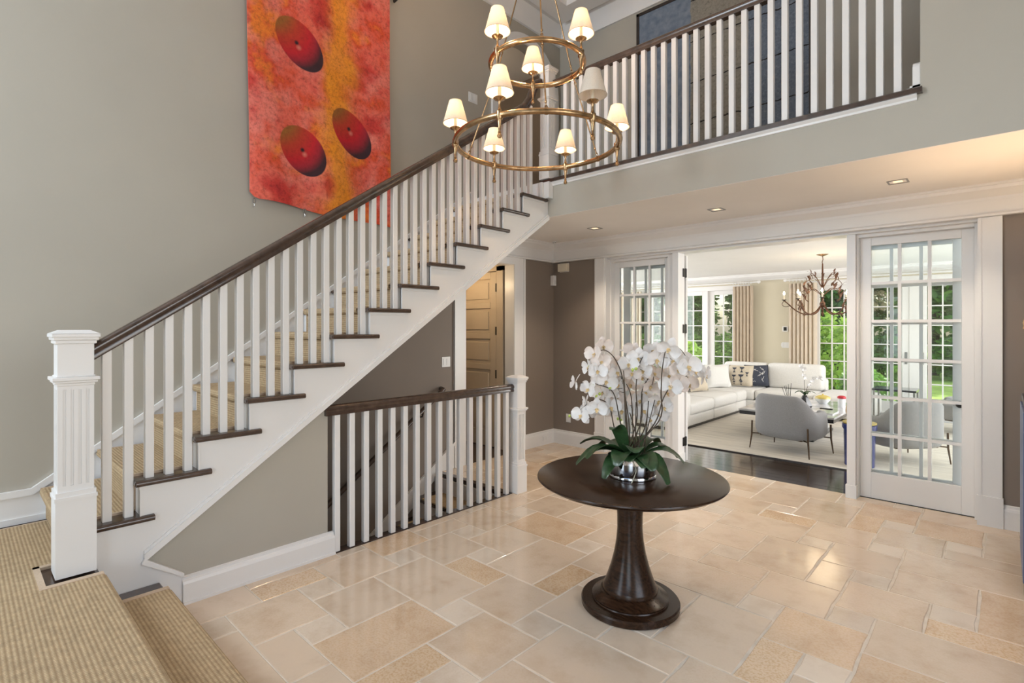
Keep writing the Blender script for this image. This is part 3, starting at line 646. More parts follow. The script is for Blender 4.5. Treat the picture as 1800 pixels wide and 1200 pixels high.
# corner returns of each riser, proud of the stringer face
for n in range(2, 15): mb.box(XS-.01, XS+.006, ty(n)+.026, ty(n)+.034, tz(n-1), tz(n)-.04)
obj('stringer', mb, 'trim', st)
mb = MB()
for off, h, px in ((0, .034, .022), (.034, .014, .012)):
    p = [(.715, .308+off*1.2), (YB, low(YB)+off*1.2), (YB, low(YB)+(off+h)*1.2), (.715, .308+(off+h)*1.2)]
    mb.prism(p, 'X', XS, XS+px)
mb.prism([(.70, .300), (.905, .162), (.905, .182), (.715, .325)], 'X', XS, XS+.024)
obj('stringer_moulding', mb, 'trim', st)
mb = MB(); mb.prism([(.9, low(.9)+.05), (YB, low(YB)+.05), (YB, low(YB)+.10), (.9, low(.9)+.10)], 'X', XW, XS-.03)
obj('soffit', mb, 'taupe', st)
sk = lambda y: .59+.688*(y-.384)
mb = MB(); mb.prism([(-2.6, LAND-.01), (-2.6, .558), (.337, .558), (YB, sk(YB)), (YB, sk(YB)-.42), (.75, sk(.75)-.42), (.40, LAND-.01)], 'X', XW, XW+.016)
mb.prism([(-2.6, .525), (-2.6, .565), (.335, .565), (YB, sk(YB)+.007), (YB, sk(YB)-.035), (.345, .525)], 'X', XW, XW+.028)
mb.box(XW, XW+.026, -2.6, .41, LAND-.01, LAND+.03)
obj('skirt_board', mb, 'trim', st)
# carpet runner over every tread and riser
mb = MB(); XA, XB = XW+.095, -3.585; t_ = .012
for n in range(1, 14):
    y, z = ty(n), tz(n)
    p = [(y+.03, z-RISE+.012), (y+.03-t_, z-RISE+.012), (y+.03-t_, z-.036), (y-.004, z-.036), (y-t_, z-.026), (y-t_-.003, z-.014), (y-t_, z+.002), (y-.002, z+t_), (y+RUN+.03, z+t_), (y+RUN+.03, z), (y, z), (y, z-.032), (y+.03, z-.034)]
    mb.prism(p, 'X', XA, XB)
obj('runner', mb, 'sisal', st)
for xa, xb in ((XA-.012, XA), (XB, XB+.012)):
    mb = MB()
    for n in range(1, 14):
        y, z = ty(n), tz(n)
        mb.box(xa, xb, y-.010, y+RUN+.02, z, z+t_+.002); mb.box(xa, xb, y+.016, y+.031, z-RISE+.01, z-.034)
    obj('runner_binding', mb, 'binding', st)
# lower landing and first step
mb = MB().box(XW, XS-.03, -2.6, .42, LAND-.05, LAND-.013).box(XS-.03, -1.9, -2.6, .505, LAND-.05, LAND-.013)
obj('landing_deck', mb, 'wood_dark', st)
mb = MB().box(XS-.0, -1.9, -2.6, .49, 0, LAND-.05)
obj('landing_base', mb, 'trim', st)
obj('step_tread', MB().box(XS, -1.9, .44, .79, STEP-.045, STEP-.013), 'wood_dark', st, bevel=.008)
obj('step_riser', MB().box(XS, -1.9, .49, .775, 0, STEP-.045), 'trim', st)
mb = MB()
def noser(mb, xa, xb, yb, yn, z, zd):
    """carpet pad: flat back to a rounded nosing at yn, hanging down to zd"""
    p = [(yb, z-.013), (yb, z)] + [(yn-.012+.024*math.sin(a), z-.022+.022*math.cos(a)) for a in [R(x) for x in (0, 30, 60, 90, 120, 150, 180)]] + [(yn-.018, z-.05), (yn-.018, zd), (yn-.032, zd), (yn-.032, z-.04), (yn-.014, z-.036), (yn-.010, z-.013)]
    mb.prism(p, 'X', xa, xb)
mb.box(XW+.10, -3.63, -2.55, .405, LAND-.013, LAND).box(-3.63, -3.29, -2.55, .272, LAND-.013, LAND)
noser(mb, -3.29, -1.88, -2.55, .515, LAND, STEP+.005)
obj('landing_carpet', mb, 'sisal', st)
mb = MB(); noser(mb, -3.30, -1.88, .49, .80, STEP, .004); obj('step_carpet', mb, 'sisal', st)
mb = MB().box(-3.63, -3.60, .272, .405, LAND-.013, LAND+.002).box(-3.63, -3.29, .272, .298, LAND-.013, LAND+.002).box(-3.322, -3.288, .298, .515, LAND-.013, LAND+.003)
mb.box(XW+.088, XW+.102, -2.55, .405, LAND-.013, LAND+.002).box(-3.335, -3.30, .495, .80, STEP-.013, STEP+.003)
obj('carpet_binding', mb, 'binding', st)

# ------------------------------------------------------------------ railings
def newel_parts(parent, cx, cy, z0, top, w=.16, sh=.142, zb=.39, zc=.97, cap=True):
    """square newel: plinth, fluted shaft, collar, plain block, moulded cap"""
    nw = MB(); h = w/2; q = sh/2
    nw.box(cx-h, cx+h, cy-h, cy+h, z0, z0+zb)
    nw.box(cx-h-.004, cx+h+.004, cy-h-.004, cy+h+.004, z0+zb-.012, z0+zb+.006).box(cx-q-.008, cx+q+.008, cy-q-.008, cy+q+.008, z0+zb, z0+zb+.03)
    nw.box(cx-q+.006, cx+q-.006, cy-q+.006, cy+q-.006, z0+zb, z0+zc)
    e = .020; fl = .0125; g = (sh-2*e-4*fl)/3
    zf0, zf1 = z0+zb+.06, z0+zc-.045
    for sx, sy in ((1, 0), (-1, 0), (0, 1), (0, -1)):
        def strip(a0, a1, b0, b1):
            if sx: nw.box(cx+sx*(q-.006), cx+sx*q, cy+a0, cy+a1, b0, b1)
            else: nw.box(cx+max(a0, -q+.006), cx+min(a1, q-.006), cy+sy*(q-.006), cy+sy*q, b0, b1)
        strip(-q, q, z0+zb, zf0); strip(-q, q, zf1, z0+zc)
        pos = -q
        strip(-q, -q+e, zf0, zf1); strip(q-e, q, zf0, zf1)
        for k in range(3):
            a = -q+e+fl*(k+1)+g*k; strip(a, a+g, zf0, zf1)
    o = obj('newel_post', nw, 'trim', parent)
    zt = z0+zc
    b = MB().box(cx-q, cx+q, cy-q, cy+q, zt, top-.055)
    obj('newel_block', b, 'trim', o)
    cb = MB()
    for hh, a, c in ((q+.022, zt+.0, zt+.018), (q+.014, zt-.012, zt+.0), (q+.006, zt+.018, zt+.024), (q+.004, zt-.026, zt-.012)): cb.box(cx-hh, cx+hh, cy-hh, cy+hh, a, c)
    obj('collar', cb, 'trim', o, bevel=.003)
    cp = MB()
    for hh, a, c in ((q+.010, top-.068, top-.05), (q+.018, top-.05, top-.032), (q+.024, top-.036, top-.018)): cp.box(cx-hh, cx+hh, cy-hh, cy+hh, a, c)
    hh = q+.024; ii = q-.012
    cp.add([(cx-hh, cy-hh, top-.018), (cx+hh, cy-hh, top-.018), (cx+hh, cy+hh, top-.018), (cx-hh, cy+hh, top-.018), (cx-ii, cy-ii, top), (cx+ii, cy-ii, top), (cx+ii, cy+ii, top), (cx-ii, cy+ii, top)], [(0,1,5,4),(1,2,6,5),(2,3,7,6),(3,0,4,7),(4,5,6,7)])
    obj('cap', cp, 'trim', o, bevel=.003)
    return o
HP = [(-.028, 0), (.028, 0), (.030, .012), (.026, .026), (.033, .040), (.030, .058), (.018, .070), (0, .074), (-.018, .070), (-.030, .058), (-.033, .040), (-.026, .026), (-.030, .012)]
rl = thing('stair_railing', 'white balustrade with dark handrail rising along the stairs', 'railing', (-3.5, 2.2, tz(6)))
newel_parts(rl, -3.45, .416, LAND, 1.585)
rb = lambda y: 1.42+.685*(y-.49)
path = [(-3.50, .485, rb(.485)), (-3.50, 3.86, rb(3.86))] + [(-3.50, 3.95, rb(3.95)+.008), (-3.50, 4.02, rb(4.02)+.05), (-3.50, 4.07, rb(4.07)+.12), (-3.50, 4.10, rb(4.10)+.17), (-3.495, 4.135, 4.085), (-3.48, 4.17, 4.10)]
obj('handrail', sweep(MB(), HP, path), 'wood_rail', rl, 40)
bal = {}
for k in range(37):
    y = .556+.0955*k; n = int((y-.414)/RUN)+1; zb_ = tz(n)+.0; j = (k+1) % 3
    h = rb(y)+.012-zb_
    if j not in bal or k < 2:
        mb = MB().box(-3.521, -3.479, y-.021, y+.021, zb_, rb(y)+.012)
        o = obj('baluster', mb, 'trim', rl, bevel=.003)
        if k >= 2 or j not in bal: bal[j] = (o, y, zb_)
    else:
        s0, y0, z0 = bal[j]; inst(s0, W[s0]+Vector((0, y-y0, zb_-z0)), rl)
gr = thing('basement_railing', 'low white balustrade guarding the basement stairwell', 'railing', (-3.47, 2.7, 0))
obj('handrail', sweep(MB(), HP, [(-3.47, 1.775, .976), (-3.47, 3.745, .976)]), 'wood_rail', gr, 40)
obj('curb', MB().box(-3.52, -3.443, 1.78, 3.68, -.08, .004), 'wood_dark', gr, bevel=.003)
newel_parts(gr, -3.452, 3.752, 0, 1.13, .135, .112, .26, .80)
b0 = obj('baluster', MB().box(-3.491, -3.449, 1.864-.021, 1.864+.021, .004, .985), 'trim', gr, bevel=.003)
for k in range(1, 16): inst(b0, W[b0]+Vector((0, .1167*k, 0)), gr)
br = thing('balcony_railing', 'white balustrade with dark handrail along the upstairs balcony', 'railing', (-1.9, 4.27, UF))
YR = YB+.035
obj('handrail', sweep(MB(), HP, [(-3.42, YR, 4.095), (-.40, YR, 4.095)]), 'wood_rail', br, 40)
mb = MB(); mb.prism([(YB-.045, UF-.036), (YB-.045, UF-.006), (YB-.035, UF+.002), (YB+.12, UF+.002), (YB+.12, UF-.036)], 'X', -3.535, -.372)
obj('nosing', mb, 'wood_rail', br)
mb = MB(); mb.prism([(YB, UF-.075), (YB-.012, UF-.072), (YB-.014, UF-.058), (YB-.030, UF-.044), (YB-.030, UF-.036), (YB, UF-.036)], 'X', -3.44, -.40)
obj('nosing_moulding', mb, 'trim', br)
b0 = obj('baluster', MB().box(-.526, -.484, YR-.021, YR+.021, UF, 4.105), 'trim', br, bevel=.003)
for k in range(1, 29): inst(b0, W[b0]+Vector((-.098*k, 0, 0)), br)
newel_parts(br, -3.455, YB-.005, UF, 4.30, .13, .112, .26, .83)
obj('newel_drop', MB().box(-3.52, -3.39, YB-.07, YB-.002, tz(13), UF-.036), 'trim', br)

# ------------------------------------------------------------------ basement stairs
bs = thing('basement_stairs', 'narrow carpeted stairs going down behind the low balustrade', 'staircase', (-4.0, 3.0, -.6))
bt = obj('tread', MB().box(XW+.02, -3.50, 3.63-RUN-.03, 3.63-.0, -RISE-.03, -RISE), 'wood_dark', bs, bevel=.008)
bz = obj('riser', MB().box(XW+.02, -3.50, 3.600, 3.615, -RISE, -.035), 'trim', bs)
bc = obj('carpet', MB().box(XW+.15, -3.66, 3.63-RUN-.02, 3.60, -RISE, -RISE+.012), 'sisal', bs)
for n in range(1, 12):
    d = Vector((0, -RUN*n, -RISE*n)); inst(bt, W[bt]+d, bs); inst(bz, W[bz]+d, bs); inst(bc, W[bc]+d, bs)
obj('top_nosing', MB().box(XW+.02, -3.50, 3.625, 3.70, -.035, .006), 'wood_dark', bs, bevel=.006)
bl = lambda y: .11+.688*(y-3.63)
mb = MB(); mb.prism([(.6, bl(.6)), (3.89, bl(3.89)), (3.89, 0), (3.70, 0), (.6, bl(.6)-.5)], 'X', XW, XW+.018)
mb.prism([(.6, bl(.6)-.03), (.6, bl(.6)+.012), (3.89, bl(3.89)+.012), (3.89, bl(3.89)-.03)], 'X', XW, XW+.03)
obj('skirt_board', mb, 'trim', bs)
wr = thing('wall_handrail', 'dark round handrail slanting down the basement stairwell wall', 'handrail', (XW+.08, 2.8, .3))
hz = lambda y: .905+.69*(y-3.66)
obj('rail', MB().tube([(XW+.005, 3.70, hz(3.66)+.01), (XW+.075, 3.68, hz(3.66)+.008), (XW+.085, 3.62, hz(3.62)), (XW+.085, .8, hz(.8))], .026, 12), 'wood_rail', wr, 40)
for y in (3.4, 2.2, 1.0): obj('bracket', MB().tube([(XW, y, hz(y)-.09), (XW+.06, y, hz(y)-.08), (XW+.085, y, hz(y)-.02)], .008), 'black_metal', wr)

# ------------------------------------------------------------------ wall art
pt = thing('hanging_canvas', 'unframed red-orange canvas painted with three dark-bottomed fruits, hung above the stairs', 'painting', (XW+.03, 2.34, 2.4))
def cloth(u, v):
    y = 1.66+u*(3.02-1.66) - .035*v*(1-u)
    zlow = 2.665 - .06*u + .012*math.sin(u*9) + .05*max(0, 1-u/.05)**2
    z = zlow + v*(4.97-zlow)
    x = XW+.035+.012*math.sin(u*14+v*2)*(1-.5*v)+.018*math.sin(u*5.0+.8)+.010*(1-v)*math.sin(v*7)
    return (x, y, z)
obj('canvas', MB().sheet(cloth, 40, 44, .006, (1, 0, 0)), 'fruit_canvas', pt, 60)
obj('rod', MB().tube([(XW+.05, 1.50, 4.985), (XW+.05, 3.02, 4.985)], .014, 10).tube([(XW+.05, 3.02, 4.985), (XW+.05, 3.05, 4.97), (XW+.05, 3.07, 4.93), (XW+.05, 3.055, 4.90)], [.016, .024, .026, .010], 10), 'black_metal', pt, 50)
for y in (1.70, 2.13, 2.56, 2.95):
    z = 2.665-.06*(y-1.66)/1.36
    ring = [(XW+.035, y+.012*math.sin(a), z-.016+.020*math.cos(a)) for a in [R(k*40) for k in range(9)]]
    obj('ring', MB().tube(ring, .0032, 6, closed=True).tube([(XW+.035, y, z-.036), (XW+.037, y+.004, z-.055), (XW+.033, y-.004, z-.068)], .004, 6), 'nickel', pt, 50)
ar_ = thing('abstract_painting', 'large cracked slate-blue and beige abstract canvas on the upstairs wall', 'painting', (-2.3, YU-.04, UF))
obj('canvas', MB().box(-3.28, -1.40, YU-.05, YU-.01, UF+.30, 5.44), 'abstract_art', ar_)
obj('frame', MB().box(-3.315, -3.28, YU-.06, YU, UF+.27, 5.475).box(-1.40, -1.375, YU-.06, YU, UF+.27, 5.475).box(-3.315, -1.375, YU-.06, YU, 5.44, 5.475).box(-3.315, -1.375, YU-.06, YU, UF+.27, UF+.30), 'frame_dark', ar_)
ga = thing('green_picture', 'muted green picture in a dark frame hanging in the upstairs hallway', 'picture', (-6.78, 5.0, 3.9))
obj('image', MB().box(-6.80, -6.785, 5.15, 6.0, 3.9, 4.75), 'green_art', ga)
obj('frame', MB().box(-6.80, -6.775, 5.11, 5.15, 3.86, 4.79).box(-6.80, -6.775, 6.0, 6.04, 3.86, 4.79).box(-6.80, -6.775, 5.11, 6.04, 4.75, 4.79).box(-6.80, -6.775, 5.11, 6.04, 3.86, 3.90), 'frame_dark', ga)

light('upstairs_hall_fill', 'POINT', (-5.7, 4.6, 5.0), 14, (1, .80, .58), radius=.08)  # added light without a fixture, lifts the dark hallway behind the arch
# ------------------------------------------------------------------ two-tier ring chandelier
CX, CY = -2.53, 2.97
ch = thing('ring_chandelier', 'two-tier aged brass ring chandelier with nine small white shades', 'chandelier', (CX, CY, 2.80))
ZL, ZU, RL_, RU_ = 2.96, 3.554, .605, .345
def on(r, a, z): return Vector((CX+r*math.cos(R(a)), CY+r*math.sin(R(a)), z))
for nm, rr_, z, rad in (('ring', RL_, ZL, .020), ('ring', RU_, ZU, .020)):
    obj(nm, MB().tube([on(rr_, a, z) for a in range(0, 360, 5)], rad, 14, closed=True), 'brass', ch, 60)
hub = Vector((CX, CY, 4.62))
def link(mb, p, d, L=.05):
    """small figure-eight of two chain links starting at p along d"""
    d = d.normalized(); u = d.orthogonal().normalized(); w = d.cross(u)
    for k in range(2):
        a = u if k % 2 else w; c = p+d*(L*(.3+.42*k))
        mb.tube([c+d*(L*.30*math.cos(q))+a*(L*.16*math.sin(q)) for q in [R(x) for x in range(0, 360, 45)]], .0032, 6, closed=True)
for a in (-44, 76, 196):
    pu, pl = on(RU_, a, ZU), on(RL_, a, ZL)
    d = (pu-hub).normalized(); mb = MB(); mb.tube([hub+d*.03, pu-d*.075], .0055, 8)
    mb.ell(pu-d*.08, .009, .009, .012, 8, 6); link(mb, pu-d*.075, d); obj('rod', mb, 'brass', ch, 60)
    d = (pl-pu).normalized(); mb = MB(); link(mb, pu+d*.02, d); mb.tube([pu+d*.07, pl-d*.075], .0055, 8); mb.ell(pl-d*.08, .009, .009, .012, 8, 6); link(mb, pl-d*.07, d)
    obj('rod', mb, 'brass', ch, 60)
    for p, r_ in ((pu, RU_), (pl, RL_)):
        t = Vector((-math.sin(R(a)), math.cos(R(a)), 0))
        obj('clamp', MB().tube([p-t*.010, p+t*.010], .0235, 12), 'brass', ch, 50)
obj('hub', MB().lathe([(0, -.05), (.02, -.045), (.03, -.02), (.03, .01), (.012, .03), (.012, 1.12), (.06, 1.13), (.06, 1.16), (0, 1.16)], hub, 16), 'brass', ch, 40)
def candle_arm(p, lit):
    nm = obj('candle_arm', MB().lathe([(0, -.148), (.011, -.146), (.0165, -.134), (.011, -.121), (.007, -.116), (.012, -.111), (.007, -.104), (.0085, -.080), (.013, -.045), (.016, -.030), (.023, -.022), (.023, .022), (.015, .028), (.010, .040), (.007, .070), (.010, .086), (.014, .092), (.036, .100), (.041, .107), (.036, .110), (.014, .109), (.012, .12), (0, .12)], p, 16), 'brass', ch, 45)
    obj('candle_sleeve', MB().lathe([(.0115, 0), (.0115, .075), (.006, .078), (0, .078)], p+Vector((0, 0, .115)), 12), 'candle', nm, 40)
    if lit:
        obj('bulb', MB().ell(p+Vector((0, 0, .22)), .017, .017, .027, 12, 8), 'bulb', nm, 60)
    z0 = p.z+.140; prof = [(.092+(.046-.092)*t/6, .165*t/6) for t in range(7)]
    sh = MB(); n = 40; vs = []; fs = []
    for ri, (r_, z) in enumerate(prof):
        for side in (0, .0022):
            for k in range(n):
                q = 2*math.pi*k/n; vs.append((p.x+(r_-side)*math.cos(q), p.y+(r_-side)*math.sin(q), z0+z))
    for ri in range(6):
        for sd in (0, 1):
            for k in range(n):
                a = (ri*2+sd)*n; b2 = ((ri+1)*2+sd)*n; fs.append((a+k, a+(k+1) % n, b2+(k+1) % n, b2+k))
    for e in (0, 6):
        for k in range(n): fs.append((e*2*n+k, e*2*n+(k+1) % n, (e*2+1)*n+(k+1) % n, (e*2+1)*n+k))
    sh.add(vs, fs); s_ = obj('lamp_shade', sh, 'shade', nm, 60)
    obj('shade_trim', MB().tube([(p.x+.0925*math.cos(R(k*12)), p.y+.0925*math.sin(R(k*12)), z0+.002) for k in range(30)], .002, 6, closed=True), 'binding', s_, 60)
    if lit: light('chandelier_bulb', 'POINT', p+Vector((0, 0, .272)), 10, (1, .64, .35), radius=.015)
for k in range(6): candle_arm(on(RL_, -73+60*k, ZL), k != 1)
for k in range(3): candle_arm(on(RU_, 16+120*k, ZU), True)

# ------------------------------------------------------------------ pedestal table and orchid
TCX, TCY = -1.574, 2.676
tb = thing('pedestal_table', 'round dark wood pedestal table holding the white orchid', 'table', (TCX, TCY, 0))
obj('table_top', MB().lathe([(0, .70), (.475, .70), (.485, .704), (.500, .706), (.506, .712), (.500, .717), (.515, .719), (.530, .723), (.536, .730), (.534, .737), (.528, .740), (0, .740)], (TCX, TCY, 0), 96), 'wood_table', tb, 35)
obj('column', MB().lathe([(.155, .085), (.158, .10), (.150, .118), (.143, .13), (.128, .17), (.108, .23), (.090, .30), (.078, .37), (.072, .44), (.073, .52), (.080, .59), (.090, .65), (.098, .70)], (TCX, TCY, 0), 56), 'wood_table', tb, 40)
obj('base', MB().lathe([(0, 0), (.270, 0), (.278, .006), (.279, .034), (.272, .042), (.215, .044), (.212, .050), (.216, .058), (.205, .066), (.185, .074), (.172, .084), (.160, .090), (0, .090)], (TCX, TCY, 0), 72), 'wood_table', tb, 35)
PX, PY, PZ = TCX+.008, TCY+.012, .740
op = thing('potted_orchid', 'white moth orchids in a low silvered bowl on the round table', 'plant', (PX, PY, PZ))
obj('bowl', MB().lathe([(0, 0), (.128, 0), (.137, .004), (.138, .014), (.134, .020), (.139, .03), (.141, .08), (.139, .120), (.135, .120), (.134, .10), (0, .10)], (PX, PY, PZ), 56), 'chrome', op, 40)
ms = MB().ell((PX, PY, PZ+.098), .130, .130, .028, 28, 8); rj = random.Random(2)
ms.v = [(x+rj.uniform(-.004, .004), y+rj.uniform(-.004, .004), z+rj.uniform(-.006, .006)) for x, y, z in ms.v]
obj('moss', ms, 'moss', op, 80)
CS, CC = math.sin(.753462), math.cos(.753462)
def at_px(u, v, dep):
    a = (u-900)/919.16; b2 = -(v-574.64)/919.16
    return Vector(((-CS+CC*a)*dep, (CC+CS*a)*dep, CAMH+b2*dep))
def spline(pts, n=6):
    P = [pts[0]]+list(pts)+[pts[-1]]; out = []
    for i in range(1, len(P)-2):
        for k in range(n):
            t = k/n; p0, p1, p2, p3 = P[i-1:i+3]
            out.append(.5*((2*p1)+(p2-p0)*t+(2*p0-5*p1+4*p2-p3)*t*t+(3*p1-p0-3*p2+p3)*t**3))
    return out+[P[-2]]
def petal(mb, ang, L, Wd, cup, y0=0, ruffle=0):
    ca, sa = math.cos(ang), math.sin(ang)
    def f(u, v):
        t = v; s_ = (u-.5)*2
        w = Wd*.5*math.sin(math.pi*min(.995, (t*.955+.02))**1.15)**.55 + .001
        r_ = t*L*(1-.06*s_*s_); x = ca*r_ - sa*s_*w; z = sa*r_ + ca*s_*w
        y = y0 + cup*(t*t) + (.30 if cup > 0 else -.22)*w*s_*s_ + ruffle*math.sin(s_*4+t*4)*t
        return (x, y, z)
    mb.grid(f, 7, 9)
def orchid_flower_mesh(seed, name, mt):
    r_ = random.Random(seed); mb = MB(); k = r_.uniform(.92, 1.08)
    for a in (90, 212, 328): petal(mb, R(a+r_.uniform(-5, 5)), .046*k, .034, -.012+r_.uniform(-.008, .004))
    for a in (10, 170): petal(mb, R(a+r_.uniform(-6, 6)), .050*k, .060, .009+r_.uniform(-.006, .008), .003, .0025)
    return mesh_of(mb, name, mt, 80)
lipm = MB(); petal(lipm, R(270), .022, .014, .014, .004); petal(lipm, R(215), .013, .010, .012, .004); petal(lipm, R(325), .013, .010, .012, .004); lipm.ell((0, .007, .002), .004, .006, .005, 8, 6)
lip_me = mesh_of(lipm, 'lip', 'lip', 80)
fl_me = [orchid_flower_mesh(i, 'flower', 'petal' if i < 4 else 'petal_blush') for i in range(6)]
def free(name, me, parent, pos, rot, sc=1, world_parent=True):
    o = bpy.data.objects.new(name, me); C.objects.link(o); o.parent = parent; W[o] = Vector(pos)
    o.location = Vector(pos)-W[parent] if world_parent else Vector(pos); o.rotation_euler = rot; o.scale = (sc,)*3
    return o
rf = random.Random(11)
def flower(u, v, dep, yaw=0, tilt=0, sc=1.0, kind=None):
    sc *= 1.22
    p = at_px(u, v, dep)
    # faces the viewer's side of the table, turned by yaw and nodding by tilt
    face = math.atan2(-(.505), -.863) + R(yaw)
    i = kind if kind is not None else rf.randrange(4)
    o = free('flower', fl_me[i], op, p, (R(tilt), R(rf.uniform(-25, 25)), face), sc)
    free('lip', lip_me, o, (0, 0, 0), (0, 0, 0), .75, False)
    return p
D0 = 3.03
stems = [
 ([(1108,800),(1100,740),(1096,672),(1082,632),(1062,615),(1045,626),(1032,650)], -.02, [(1060,608,25,-10,1,4),(1046,622,-35,10,1,5),(1058,636,-10,20,.95,5),(1036,645,-60,0,1,0),(1050,652,15,10,1,1)]),
 ([(1100,800),(1090,740),(1078,690),(1052,676),(1030,672),(1012,676)], .04, [(1066,670,10,0,1.05,2),(1084,654,20,-5,1,3),(1011,673,-85,10,1,0),(1035,684,-30,5,1,1)]),
 ([(1098,805),(1082,760),(1070,712),(1046,702),(1025,716),(1008,734)], .10, [(1022,730,-25,10,1.0,0),(1049,718,5,-5,1.1,3),(1073,716,20,5,1.05,2),(1030,706,-70,0,.8,1)]),
 ([(1112,805),(1112,740),(1108,690),(1092,668),(1086,700)], .14, [(1094,722,-10,5,1.05,0),(1108,724,25,0,1,1),(1084,700,0,10,1,5),(1088,676,-20,0,1,3)]),
 ([(1118,805),(1119,740),(1118,680),(1124,640),(1136,622),(1150,630)], .0, [(1106,640,-15,5,1,2),(1122,630,0,0,1.12,0),(1140,634,15,-5,1.05,1),(1154,632,25,-8,1.2,3),(1130,652,-5,15,1,1),(1112,656,-20,10,1,4)]),
 ([(1128,805),(1127,740),(1128,690),(1140,664),(1150,650),(1147,676)], .08, [(1143,678,30,-25,1,5),(1150,656,20,10,.95,4),(1128,664,10,15,.95,2)]),
 ([(1140,805),(1158,740),(1162,690),(1164,650),(1172,612),(1190,610),(1204,624),(1212,650)], -.05, [(1176,612,0,-30,1.1,0),(1184,634,-10,0,1.05,1),(1192,650,10,5,1,4),(1209,644,20,0,1.25,3)]),
 ([(1136,805),(1150,745),(1166,700),(1182,676),(1204,662),(1226,656),(1240,648)], .02, [(1194,672,-5,0,.95,5),(1180,678,-20,0,1.15,2),(1210,676,10,10,1.05,4),(1238,660,75,5,1.05,0)]),
 ([(1122,805),(1130,760),(1140,722),(1150,702),(1160,698)], .16, [(1126,704,-20,10,1.05,1),(1132,722,5,15,1.05,0),(1158,704,15,-25,1.15,2),(1156,728,10,0,1.15,3),(1144,738,0,20,.9,1),(1166,716,40,0,1,2)]),
 ([(1116,805),(1106,750),(1098,690),(1090,650),(1096,628),(1112,622)], .10, [(1096,644,0,0,1,4),(1074,690,-15,0,1,1),(1060,690,-35,10,1,0),(1100,610,10,-20,.01,0)]),
]
for pts, dd, fls in stems:
    P = [at_px(u, v, D0+(dd if k > 1 else dd*.3)) for k, (u, v) in enumerate(pts)]
    P[0] = Vector((PX+rf.uniform(-.06, .06), PY+rf.uniform(-.06, .06), PZ+.10))
    sp_ = spline(P); m_ = len(sp_)
    obj('stem', MB().tube(sp_, [.0042-.0026*i/m_ for i in range(m_)], 7), 'stem', op, 60)
    for u, v, yaw, tilt, sc, kd in fls:
        if sc < .1: continue
        p = flower(u, v, D0+dd+rf.uniform(-.03, .02), yaw, tilt, sc, kd)
        q = min(sp_, key=lambda z: (z-p).length)
        if (q-p).length > .01: obj('flower_stalk', MB().tube([q, (p+q)/2+Vector((0, 0, .008)), p+Vector((.005, .008, 0))], .0015, 5), 'stem', op, 60)
extra = [(1070,640,.10,-20,0,.95,4),(1090,662,.15,10,5,1,5),(1052,668,.12,-30,0,.9,1),(1078,702,.16,5,0,.95,5),(1062,722,.16,-5,5,.95,4),(1036,722,.14,-25,0,.9,2),(1108,676,.18,0,0,1,5),(1116,700,.2,10,0,.95,4),(1136,690,.18,-10,5,.9,1),(1168,660,.16,10,0,.95,4),(1200,632,.06,15,-5,1,1),(1172,690,.16,30,0,.9,4),(1086,640,.12,5,5,1,5),(1148,616,.06,0,-10,.95,2),(1112,616,.12,-10,0,.95,5),(1176,660,.1,-5,10,.95,2),(1222,652,.0,30,0,1,3)]
for u, v, d_, yaw, tilt, sc, kd in extra: flower(u, v, D0+d_, yaw, tilt, sc, kd)
for u, v, d_, s_ in ((1043,644,-.01,1),(1036,643,.0,.9),(1050,646,0,.8),(1041,678,.03,1.2),(1054,692,.05,1.3),(1048,696,.05,1.1),(1118,648,-.03,1.5),(1112,650,-.03,1.2),(1001,731,.1,1.2),(1086,736,.12,1.1),(1091,738,.12,1.2),(1161,644,.0,.9),(1186,655,.02,1),(1072,682,.04,1)):
    p = at_px(u, v, D0+d_-.02); M_ = Matrix.Rotation(rf.uniform(0, 3), 3, 'Z') @ Matrix.Rotation(rf.uniform(.4, 1.4), 3, 'X')
    obj('bud', MB().ell(p, .0065*s_, .0065*s_, .010*s_, 8, 6, M_), 'bud', op, 60)
for i in range(6):
    u0 = 1096+i*11; p = Vector((PX+rf.uniform(-.07, .07), PY+rf.uniform(-.07, .07), PZ+.1)); q = at_px(u0, 668+rf.uniform(-20, 60), D0+rf.uniform(-.05, .1))
    obj('stake', MB().tube([p, q], .0028, 6), 'stem', op, 60)
def leaf(az, L, wd, rise, droop, tw=0, off=.05):
    d = Vector((math.cos(R(az)), math.sin(R(az)), 0)); s_ = Vector((-d.y, d.x, 0)); b2 = Vector((PX, PY, PZ+.115))+d*off
    def f(u, v):
        t = v; k = (u-.5)*2; w = wd*.62*(math.sin(math.pi*min(1, t*.88+.06)**1.05)**.6)
        z = rise*math.sin(t*1.9)*.9 - droop*t*t
        p = b2+d*(L*t*(1-.15*droop*t))+Vector((0, 0, z))+s_*(k*w)+Vector((0, 0, abs(k)*w*.28+k*w*tw))
        return p
    obj('leaf', MB().sheet(f, 5, 9, .0022, (0, 0, 1)), 'orchid_leaf', op, 70)
for az, L, wd, rise, droop, tw in ((-66,.13,.085,.05,.035,0),(-82,.17,.10,.09,.09,.1),(-55,.11,.10,.10,.03,-.1),(-30,.18,.09,.06,.08,.2),(-8,.20,.085,.07,.17,.1),(20,.24,.075,.10,.10,0),(48,.22,.07,.12,.12,0),(80,.2,.08,.14,.1,0),(120,.22,.08,.12,.08,0),(165,.24,.08,.10,.10,0),(200,.26,.095,.12,.06,.1),(222,.28,.085,.10,.14,-.1),(240,.24,.10,.12,.10,.2),(262,.20,.08,.06,.14,0),(-100,.12,.085,.2,.0,.3),(-42,.16,.07,.05,.06,.2)):
    leaf(az, L, wd, rise, droop, tw)
tb1 = at_px(1120, 803, 2.90); 
